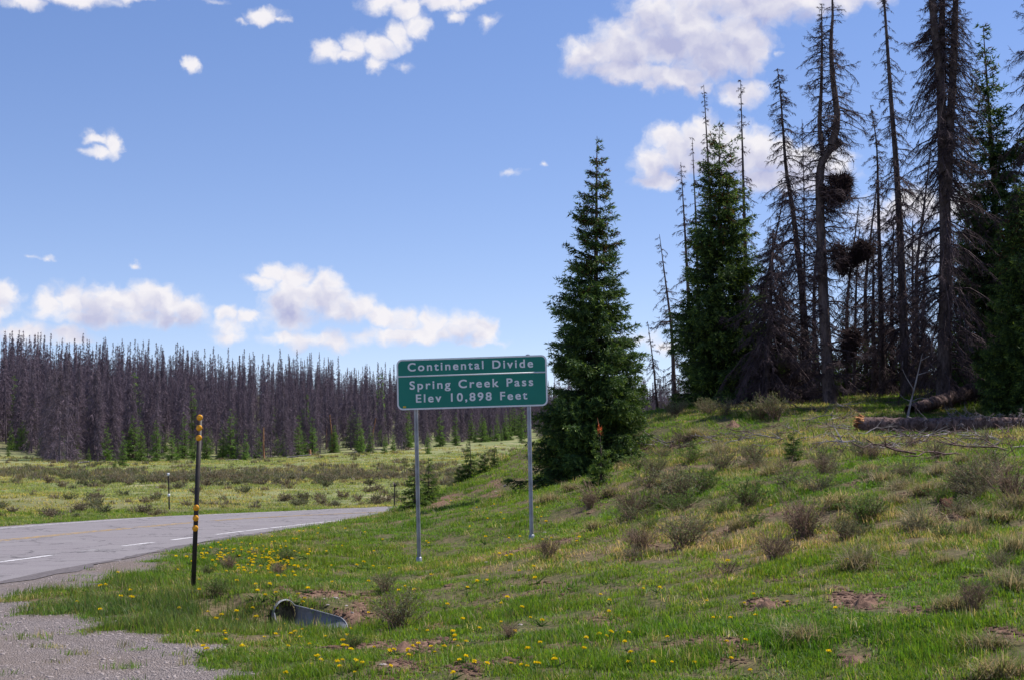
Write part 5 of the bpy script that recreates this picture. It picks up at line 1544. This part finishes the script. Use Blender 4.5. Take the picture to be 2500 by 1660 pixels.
cluster(1700, 1600, 200, 40, 10); cluster(700, 1480, 160, 50, 20); cluster(470, 1500, 80, 30, 6)
dpx = np.array([p for p in dpx if 0 < p[0] < 2500 and p[1] < 1658])
hp = ground_hit(dpx[:, 0], dpx[:, 1], tmax=60, n=320)
ok = ~np.isnan(hp[:, 0])
sg_, gg_, _, _ = land_masks(hp[ok][:, 0], hp[ok][:, 1])
hp = hp[ok][(gg_ < .75)]
near_order = np.argsort(hp[:, 1])
nd = 0
for i in near_order[:300]:
    g = hp[i]
    o = obj('dandelion', DAN[nd % 4], None, g); nd += 1
    sc = dr.uniform(.75, 1.25) * np.interp(g[1], [9, 13, 18, 26], [.72, .85, 1.1, 1.25]); o.scale = (sc * 1.2, sc * 1.2, sc); o.rotation_euler = (dr.normal(0, .15), dr.normal(0, .15), dr.uniform(0, 6.28))
    q_ = proj(g)
    wh = ('in the dense patch behind the dark stake' if q_[0] < 800 and q_[1] < 1430 else 'along the gravel edge of the pull-off' if q_[0] < 520 else 'in the grass in front of the culvert' if q_[0] < 860 else
          'on the grass below the road sign' if q_[1] < 1400 and q_[0] < 1350 else 'on the patchy soil downhill of the culvert shrub' if q_[0] < 1350 else 'among the shrubs of the upper slope' if q_[1] < 1400 else 'on the open lower slope near the dirt mounds')
    tag(o, 'yellow dandelion ' + wh, 'dandelion', 'dandelions in the grass')
rest = hp[near_order[300:]]
if len(rest):
    mb = MB()
    for i, g in enumerate(rest):
        me_ = DAN[i % 4]; V = np.empty(len(me_.vertices) * 3, np.float32); me_.vertices.foreach_get('co', V); V = V.reshape(-1, 3) * 1.2 + g
        C = np.empty(len(V) * 4, np.float32); me_.color_attributes['Col'].data.foreach_get('color', C)
        tri = [p.vertices[:] for p in me_.polygons]
        mb.V.append(V); mb.C.append(C.reshape(-1, 4)[:, :3]); 
        f3 = [t for t in tri if len(t) == 3]; f4 = [t for t in tri if len(t) == 4]
        mb.F3.append(np.array(f3) + mb.n); mb.F4.append(np.array(f4) + mb.n); mb.n += len(V)
    tag(obj('dandelion_cover', mb.mesh('dandelion_cover', M_PETAL)), 'more small dandelions farther up the roadside grass', kind='stuff')

# ------------------------------------------------------------------ fallen log, second log, dead sapling, sticks
def log_between(name, A, B, r0, r1, label, seed, mat, torn=None, sides=14, cat='log'):
    rng = np.random.default_rng(seed)
    A = np.array(A, float); B = np.array(B, float); L = np.linalg.norm(B - A); k = int(L / .22) + 4
    root = empty(name, A, label, cat)
    s = np.linspace(0, 1, k)
    p = (B - A)[None] * s[:, None] + np.c_[np.zeros(k), rng.normal(0, .02, k), rng.normal(0, .012, k)]
    r = (r0 + (r1 - r0) * s)
    V, F = tubes(p[None], r[None], sides)
    V = V.reshape(k, sides, 3)
    V += (V - p[:, None]) * ((fbm(np.arange(k)[:, None] * .8 + np.zeros((1, sides)), np.arange(sides)[None] * .9 + np.zeros((k, 1)), 1.3, 3, seed) - .5) * .35)[..., None]
    mb = MB(); mb.add(V.reshape(-1, 3), F)
    obj('bark', mb.mesh('bark', mat, True), root)
    # shaggy bark flakes
    n = int(L * 130); ii = rng.integers(0, k, n); jj = rng.integers(0, sides, n)
    q = V[ii, jj]; out = unit(q - p[ii])
    d = unit(out * .55 + rng.normal(size=(n, 3)) * .6 + unit(B - A) * rng.choice([-1, 1], (n, 1)) * .6)
    fv, ff = spike_tris(q - out * .01, d, rng.uniform(.04, .11, n), rng.uniform(.015, .04, n), rng)
    mb = MB(); mb.add(fv, ff, np.repeat(np.outer(rng.uniform(.6, 1.35, n), (1, 1, 1)), 3, axis=0)); fl_ = obj('bark_flakes', mb.mesh('bark_flakes', mat), root); fl_['kind'] = 'stuff'
    if torn:
        n = 70; mb = MB()
        a = rng.uniform(0, 6.28, n); rr = r0 * np.sqrt(rng.random(n))
        ax = unit(B - A); sd = unit(np.cross(ax, [0, 0, 1])); up = np.cross(sd, ax)
        b0 = ax * .12 + sd * (rr * np.cos(a))[:, None] + up * (rr * np.sin(a))[:, None]
        d = unit(-ax + rng.normal(size=(n, 3)) * .28 + np.array([0, 0, .35]))
        l = rng.uniform(.08, .30, n)
        pp = np.stack([b0, b0 + d * (l * .6)[:, None], b0 + d * l[:, None]], 1)
        fv, ff = tubes(pp, np.stack([np.full(n, .035), np.full(n, .026), np.full(n, .004)], 1), 4)
        mb.add(fv, ff, np.repeat(np.outer(rng.uniform(.55, 1.5, n), (1, .92, .85)), 12, axis=0))
        te = obj('torn_end', mb.mesh('torn_end', M_TORN), root); te['label'] = 'splintered orange-brown broken end'
    return root
def on_ground(px, py, **k): return hit1(px, py, tmin=18, tmax=60, **k)
A = on_ground(2098, 1056); B = A + (at(2560, 1046, A[1] - 1.2) - at(2098, 1056, A[1])); B[2] = max(B[2], height(B[0:1], B[1:2])[0])
log1 = log_between('fallen_log', A + np.array([0, 0, .17]), B + np.array([0, 0, .12]), .215, .15, 'big fallen spruce log with torn orange end below the dead trees', 61, M_LOGB, True)
# limbs on the log
rg = np.random.default_rng(62)
lm = dead_limbs(rg, [(0, 0, .1), tuple((B - A) * .5 + [0, 0, .1]), tuple(B - A + np.array([0, 0, .08]))], 34, lambda t: .3 + .55 * t, .2, 1, .8, 1.0, .15)
obj('limbs', lm.mesh('limbs', M_GREY), log1)
A2 = on_ground(2222, 1012); B2 = at(2424, 966, A2[1] + 6.5); B2[2] = height(B2[0:1], B2[1:2])[0] + .28
log_between('fallen_log', A2 + np.array([0, 0, .12]), B2, .15, .26, 'pale bark-shedding log behind the stout forked trunk', 63, M_LOGB)
# pale dead sapling standing behind the log
sap = [(2214, 1022), (2222, 985), (2232, 950), (2240, 915), (2248, 880), (2252, 862)]
g = on_ground(2214, 1024); r = empty('dead_sapling', g, 'pale bare dead sapling standing behind the torn log', 'sapling')
P = np.array([at(a, b_, g[1]) for a, b_ in sap]) - g; P[0] = (0, 0, -.05)
mb = MB(); trunk_tube(mb, P, .035, .008, 7, 1.2)
for poly in ([(2232, 952), (2212, 920), (2200, 895), (2204, 880)], [(2224, 980), (2246, 970), (2262, 972), (2280, 985)], [(2240, 915), (2262, 908), (2276, 905)], [(2248, 880), (2270, 868)], [(2222, 978), (2205, 972), (2198, 962)]):
    Q = np.array([at(a, b_, g[1]) for a, b_ in poly]) - g; trunk_tube(mb, Q, .014, .004, 5, 1.0)
obj('trunk', mb.mesh('trunk', M_GREY, True), r)
# stump hole in the dry grass
g = hit1(2307, 1250); r = empty('tree_stump', g, 'small dark rotten stump in dry grass beside the shrubs', 'stump')
mb = MB(); k = 14; a = np.arange(k) / k * 6.283; rr = .07 * (1 + .2 * np.random.default_rng(3).normal(size=k))
ring = lambda s, z: np.c_[np.cos(a) * rr * s, np.sin(a) * rr * s, np.full(k, z)]
V = np.vstack([ring(1.3, -.05), ring(1.0, .06), ring(.95, .15) + np.c_[np.zeros((k, 2)), np.random.default_rng(4).uniform(-.02, .03, k)], ring(.6, .11), ring(.2, .07)])
idx = np.arange(5 * k).reshape(5, k); mb.add(V, np.stack([idx[:-1], np.roll(idx[:-1], -1, 1), np.roll(idx[1:], -1, 1), idx[1:]], -1).reshape(-1, 4), (.3, .2, .16)); obj('wood', mb.mesh('wood', M_STEM), r)
# sticks lying about
STK = []
for k in range(6):
    rg = np.random.default_rng(640 + k); L = 1.0; kk = 7
    p = np.c_[np.linspace(0, L, kk), rg.normal(0, .03, kk), rg.normal(0, .018, kk) + .02]
    mb = MB(); V, F = tubes(p[None], np.linspace(.016, .005, kk)[None], 5); mb.add(V, F)
    n = 7; t = rg.integers(1, kk - 1, n); d = unit(np.c_[rg.uniform(.3, 1, n), rg.normal(0, .7, n), rg.uniform(-.05, .55, n)]); l = rg.uniform(.12, .4, n)
    V, F = tubes(np.stack([p[t], p[t] + d * (l * .5)[:, None], p[t] + d * l[:, None] + rg.normal(0, .02, (n, 3))], 1), np.tile([.008, .006, .002], (n, 1)), 4); mb.add(V, F)
    STK.append(mb.mesh('branch', M_GREY if k % 3 else M_LOGB))
stp = []
rg = np.random.default_rng(66)
for (cx, cy, sx, sy, n) in [(2180, 1075, 70, 12, 18), (2330, 1090, 90, 16, 16), (2450, 1075, 50, 16, 14), (1720, 1085, 60, 8, 14), (1850, 1070, 60, 10, 14), (2120, 1095, 40, 8, 8), (1960, 1055, 60, 12, 12), (2050, 1010, 40, 8, 8), (1610, 1092, 30, 6, 6), (2400, 1040, 70, 12, 10)]:
    for _ in range(n): stp.append((cx + rg.normal() * sx, cy + rg.normal() * sy))
hp = ground_hit([p[0] for p in stp], [p[1] for p in stp], tmin=15, tmax=60, n=400)
for j, g in enumerate(hp):
    if np.isnan(g[0]): continue
    o = obj('fallen_branch', STK[j % 6], None, g + np.array([0, 0, .03])); sc = rg.uniform(.4, 1.3); o.scale = (sc, sc, sc)
    o.rotation_euler = (rg.uniform(-.6, .6), rg.normal(-.06, .13), rg.choice([0, math.pi]) + rg.normal(0, .5))
    px, py = stp[j]
    wh = 'lying under the big fallen log' if px > 2090 and py > 1058 else 'lying beside the torn log end' if px > 2000 else 'lying below the nest-laden dead spruce' if px > 1900 else 'lying below the broad dark spruce' if px > 1660 else 'lying by the skirt of the lone spruce'
    tag(o, ['grey forked', 'pale thin', 'pale crooked', 'brown barked', 'pale twiggy', 'pale straight'][j % 6] + ' branch ' + wh, 'branch', 'fallen branches below the dead trees')
n = 1500
c = rg.integers(0, 10, n); cc = np.array([(2180, 1078, 80, 14), (2330, 1092, 100, 18), (2450, 1080, 60, 18), (1720, 1088, 80, 10), (1850, 1075, 80, 12), (2120, 1098, 60, 10), (1960, 1058, 80, 14), (2050, 1015, 60, 12), (1610, 1095, 40, 8), (2400, 1045, 80, 14)])[c]
hp = ground_hit(cc[:, 0] + rg.normal(size=n) * cc[:, 2], cc[:, 1] + rg.normal(size=n) * cc[:, 3], tmin=15, tmax=60, n=200)
hp = hp[~np.isnan(hp[:, 0])]; n = len(hp)
d = unit(np.c_[rg.normal(size=n), rg.normal(size=n), rg.normal(size=n) * .3 + .1]); l = rg.uniform(.1, .45, n)
V, F = tubes(np.stack([hp, hp + d * (l * .5)[:, None] + np.array([0, 0, .03]), hp + d * l[:, None]], 1), np.tile([.007, .006, .002], (n, 1)), 3)
mb = MB(); mb.add(V, F, np.repeat(np.outer(rg.uniform(.5, 1.2, n), (1, .93, .92)), 9, axis=0)); tag(obj('twig_litter', mb.mesh('twig_litter', M_LOGB)), 'fine dead twig litter below the dead trees', kind='stuff')

# ------------------------------------------------------------------ dirt mounds and stones
M_SOIL = plain('mound_soil', (.165, .095, .066), .95, var=.4, nscale=22, bump=.9)
for (px, py, w_, h_, lab) in [(1868, 1484, 78, 24, 'low red dirt mound in the grass of the lower slope'), (2110, 1478, 92, 26, 'crumbly red dirt mound uphill-right of the other lower mound'), (1788, 1040, 44, 16, 'small brown dirt mound below the broad dark spruce'), (2075, 1622, 90, 22, 'flat red dirt mound low on the slope'), (2330, 1268, 60, 18, 'red dirt spill below the rotten stump'), (985, 1592, 110, 22, 'broad red dirt mound downhill of the culvert shrub')]:
    g = hit1(px, py); rr = w_ / 2 / FPX * g[1]; hh = h_ / FPX * g[1] * .8
    rg = np.random.default_rng(px); nr_, na = 12, 36
    R_, A_ = np.meshgrid(np.linspace(0, 1.25, nr_), np.arange(na) / na * 6.2832, indexing='ij')
    X_ = R_ * np.cos(A_) * rr; Y_ = R_ * np.sin(A_) * rr * 1.2
    Z_ = hh * np.exp(-(R_ / .62) ** 2) + (fbm(X_ * 1 + px, Y_, .06, 3, 5) - .5) * .12 * np.exp(-(R_ / .8) ** 2) - .03 * R_ ** 2
    Zg = height(g[0] + X_, g[1] + Y_) - g[2]
    V = np.stack([X_, Y_, Z_ + Zg], -1).reshape(-1, 3); idx = np.arange(nr_ * na).reshape(nr_, na)
    F = np.stack([idx[:-1], np.roll(idx[:-1], -1, 1), np.roll(idx[1:], -1, 1), idx[1:]], -1).reshape(-1, 4)
    tag(obj('dirt_mound', mesh_np('dirt_mound', V, F, M_SOIL, None, True), None, g), lab, 'dirt mound')
M_STONE = plain('stone', (.33, .28, .265), .9, var=.25, nscale=9, bump=.5)
def stone(seed, flatness=.5):
    rng = np.random.default_rng(seed); 
    a = np.arange(9) / 9 * 6.283; L_ = []
    for z, s in ((-.3, .9), (.15, 1.0), (.6, .82), (.9, .45)): L_.append(np.c_[np.cos(a) * s, np.sin(a) * s * .75, np.full(9, z * flatness)] + rng.normal(0, .07, (9, 3)))
    L_.append(np.array([[0, 0, .95 * flatness]]))
    V = np.vstack(L_); idx = np.arange(36).reshape(4, 9)
    F4 = np.stack([idx[:-1], np.roll(idx[:-1], -1, 1), np.roll(idx[1:], -1, 1), idx[1:]], -1).reshape(-1, 4); F3 = np.stack([idx[3], np.roll(idx[3], -1), np.full(9, 36)], -1)
    return mesh_np('stone', V, [F4, F3], M_STONE)
STN = [stone(k, f) for k, f in enumerate((.5, .35, .6, .45))]
spx = [(819,1460,9),(845,1478,7),(800,1476,5),(1506,1541,10),(1188,1373,8),(985,1418,8),(1270,1525,7),(1330,1300,8),(1235,1185,7),(935,1622,12),(1440,1600,9),(1250,1430,6),(1420,1295,8),(1290,1170,6),(1620,1545,7),(1120,1395,6),(860,1495,6),(1215,1345,6),(2020,1400,6),(1570,1500,8),(1340,1590,7),(1060,1640,8),(1800,1420,5),(790,1462,6),(1160,1225,6),(1210,1200,6)]
hp = ground_hit([p[0] for p in spx], [p[1] for p in spx], tmax=60)
for j, ((px, py, w_), g) in enumerate(zip(spx, hp)):
    o = obj('stone', STN[j % 4], None, g); sc = w_ / FPX * g[1]; o.scale = (sc, sc, sc * .8); o.rotation_euler = (0, 0, j * 1.7)
    wh = 'on the bank behind the culvert' if px < 880 and py < 1500 else 'near the road sign posts' if py < 1440 and px < 1350 else 'on the bare soil of the lower slope' if py > 1480 else 'on the grassy slope'
    tag(o, 'pale stone half bedded ' + wh, 'stone', 'pale stones in the soil')

# ------------------------------------------------------------------ grass cover
G_GREEN = [(.11, .215, .016), (.155, .25, .024), (.08, .175, .014), (.19, .24, .04)]
G_MIX = [(.14, .19, .035), (.28, .22, .12), (.11, .17, .03), (.34, .27, .16)]
SRC = [blade_tuft(200, 34, .080, .055, .0062, G_GREEN, 1.0), blade_tuft(201, 30, .11, .055, .0058, G_GREEN, .8), blade_tuft(202, 40, .055, .07, .007, G_GREEN, 1.2),
       blade_tuft(203, 34, .085, .06, .006, G_MIX, 1.1), blade_tuft(204, 42, .115, .06, .005, STRAW, 1.25), blade_tuft(205, 34, .15, .075, .006, [(.085, .15, .035), (.12, .185, .048), (.20, .18, .085)], .6),
       blade_tuft(206, 14, .045, .05, .014, [(.09, .15, .035), (.12, .18, .045)], 1.5)]
gr = np.random.default_rng(500)
n = 230000
th_ = np.radians(gr.uniform(-29, 29, n)); rr = 5.5 * (58 / 5.5) ** (gr.random(n) ** .92)
x = rr * np.sin(th_); y = rr * np.cos(th_)
rdn = road_dist(x, y)
soil, grav, dry, lush = land_masks(x, y)
cover = 1 - .86 * soil
cover *= 1 - .985 * sstep(.35, .95, grav)
patch = fbm(x, y, .32, 3, 611)
cover *= .06 + .94 * sstep(.40, .64, patch)
cover *= 1 - .62 * sstep(.42, .6, fbm(x, y, 1.7, 3, 633)) * sstep(-3.2, -1.0, x) * sstep(34, 16, rr)
z = height(x, y)
u = (x - CULV[0]) * math.cos(CANG) + (y - CULV[1]) * math.sin(CANG); v = -(x - CULV[0]) * math.sin(CANG) + (y - CULV[1]) * math.cos(CANG)
inpipe = (u > -.03) & (u < .85) & (np.abs(v) < RP * 1.9) | ((u > -.05) & (u < 1.2) & (v > 0) & (v < 1.0) & (gr.random(n) < .4))
edge = np.where(rdn > 0, np.interp(y, [8, 20, 26, 35, 43.5, 60], [7.6, 7.35, 6.4, 5.25, 5.0, 4.9]) + .25, 5.2)
front = np.exp(-((u - .45) / .8) ** 2 - ((v + .75) / .7) ** 2)
ok = (gr.random(n) < cover) & (gr.random(n) > .25 * front) & (np.abs(rdn) > edge) & ~inpipe
# the dark taller wedge of grass between pull-off and ditch
x, y, z, rr, soil, grav, dry, lush = [q[ok] for q in (x, y, z, rr, soil, grav, dry, lush)]
n = len(x)
pj = proj(np.stack([x, y, z], -1))
wedge = np.exp(-((pj[:, 0] - 420) / 330) ** 2 - ((pj[:, 1] - 1495) / 42) ** 2)
dryp = np.clip(.06 + .40 * dry - .3 * lush * sstep(6, 0, x), .04, .7)
rnd = gr.random(n)
pick = np.where(rnd < dryp * .45, 4, np.where(rnd < dryp, 3, gr.choice([0, 0, 1, 2, 2, 6], n)))
pick = np.where((gr.random(n) < wedge * 1.1), 5, pick)
lod = np.interp(rr, [6, 14, 30, 58], [.8, 1.0, 1.45, 2.2])
sxy = lod * gr.uniform(.75, 1.3, n); szz = np.interp(rr, [6, 14, 30, 58], [.8, .95, 1.1, 1.35]) * gr.uniform(.55, 1.25, n) * (.25 + 1.5 * fbm(x, y, .9, 3, 655))
tintv = gr.uniform(.75, 1.25, (n, 1)) * (np.array([1, 1, 1.0]) + (fbm(x, y, 2.2, 3, 699)[:, None] - .5) * np.array([.9, .35, .5]))
tilt_ = gr.normal(0, .12, (n, 2))
scatter('grass', np.stack([x, y, z - .005], -1), np.c_[tilt_, gr.uniform(0, 6.28, n)], np.c_[sxy, sxy, szz], pick, tintv, SRC, 'green and straw grass covering the roadside slope')
# pebbles on the gravel
n = 26000
th_ = np.radians(gr.uniform(-27, 6, n)); rr = 7.5 * (30 / 7.5) ** gr.random(n)
x = rr * np.sin(th_); y = rr * np.cos(th_)
soil, grav, _, _ = land_masks(x, y); rdn = road_dist(x, y)
ok = (grav > .5) & (rdn > 5.6); x, y, rr = x[ok], y[ok], rr[ok]; n = len(x)
sc = gr.uniform(.003, .013, n) * gr.choice([1, 1, 1, 1.9], n); g_ = gr.uniform(.75, 1.2, n)[:, None]
scatter('gravel_stones', np.stack([x, y, height(x, y)], -1), np.c_[np.zeros((n, 2)), gr.uniform(0, 6.28, n)], np.c_[sc, sc, sc], gr.integers(0, 2, n), g_ * np.ones(3), STN[:2], 'loose grey gravel on the pull-off')

# crumbs of red soil on the bare patches
n = 60000
th_ = np.radians(gr.uniform(-14, 27, n)); rr = 7.0 * (30 / 7.0) ** gr.random(n)
x = rr * np.sin(th_); y = rr * np.cos(th_)
soil, grav, _, _ = land_masks(x, y)
ok = (soil > .35) & (grav < .4); x, y, rr = x[ok], y[ok], rr[ok]; n = len(x)
sc = gr.uniform(.005, .022, n) * gr.choice([1, 1, 1, 2.0], n) * np.interp(rr, [7, 25], [.9, 1.5])
CLOD = []
for q in STN[:2]:
    c_ = q.copy(); c_.materials.clear(); c_.materials.append(M_SOIL); CLOD.append(c_)
scatter('soil_crumbs', np.stack([x, y, height(x, y)], -1), np.c_[np.zeros((n, 2)), gr.uniform(0, 6.28, n)], np.c_[sc, sc, sc], gr.integers(0, 2, n), np.ones((n, 3)), CLOD, 'crumbs of red soil on the bare patches')
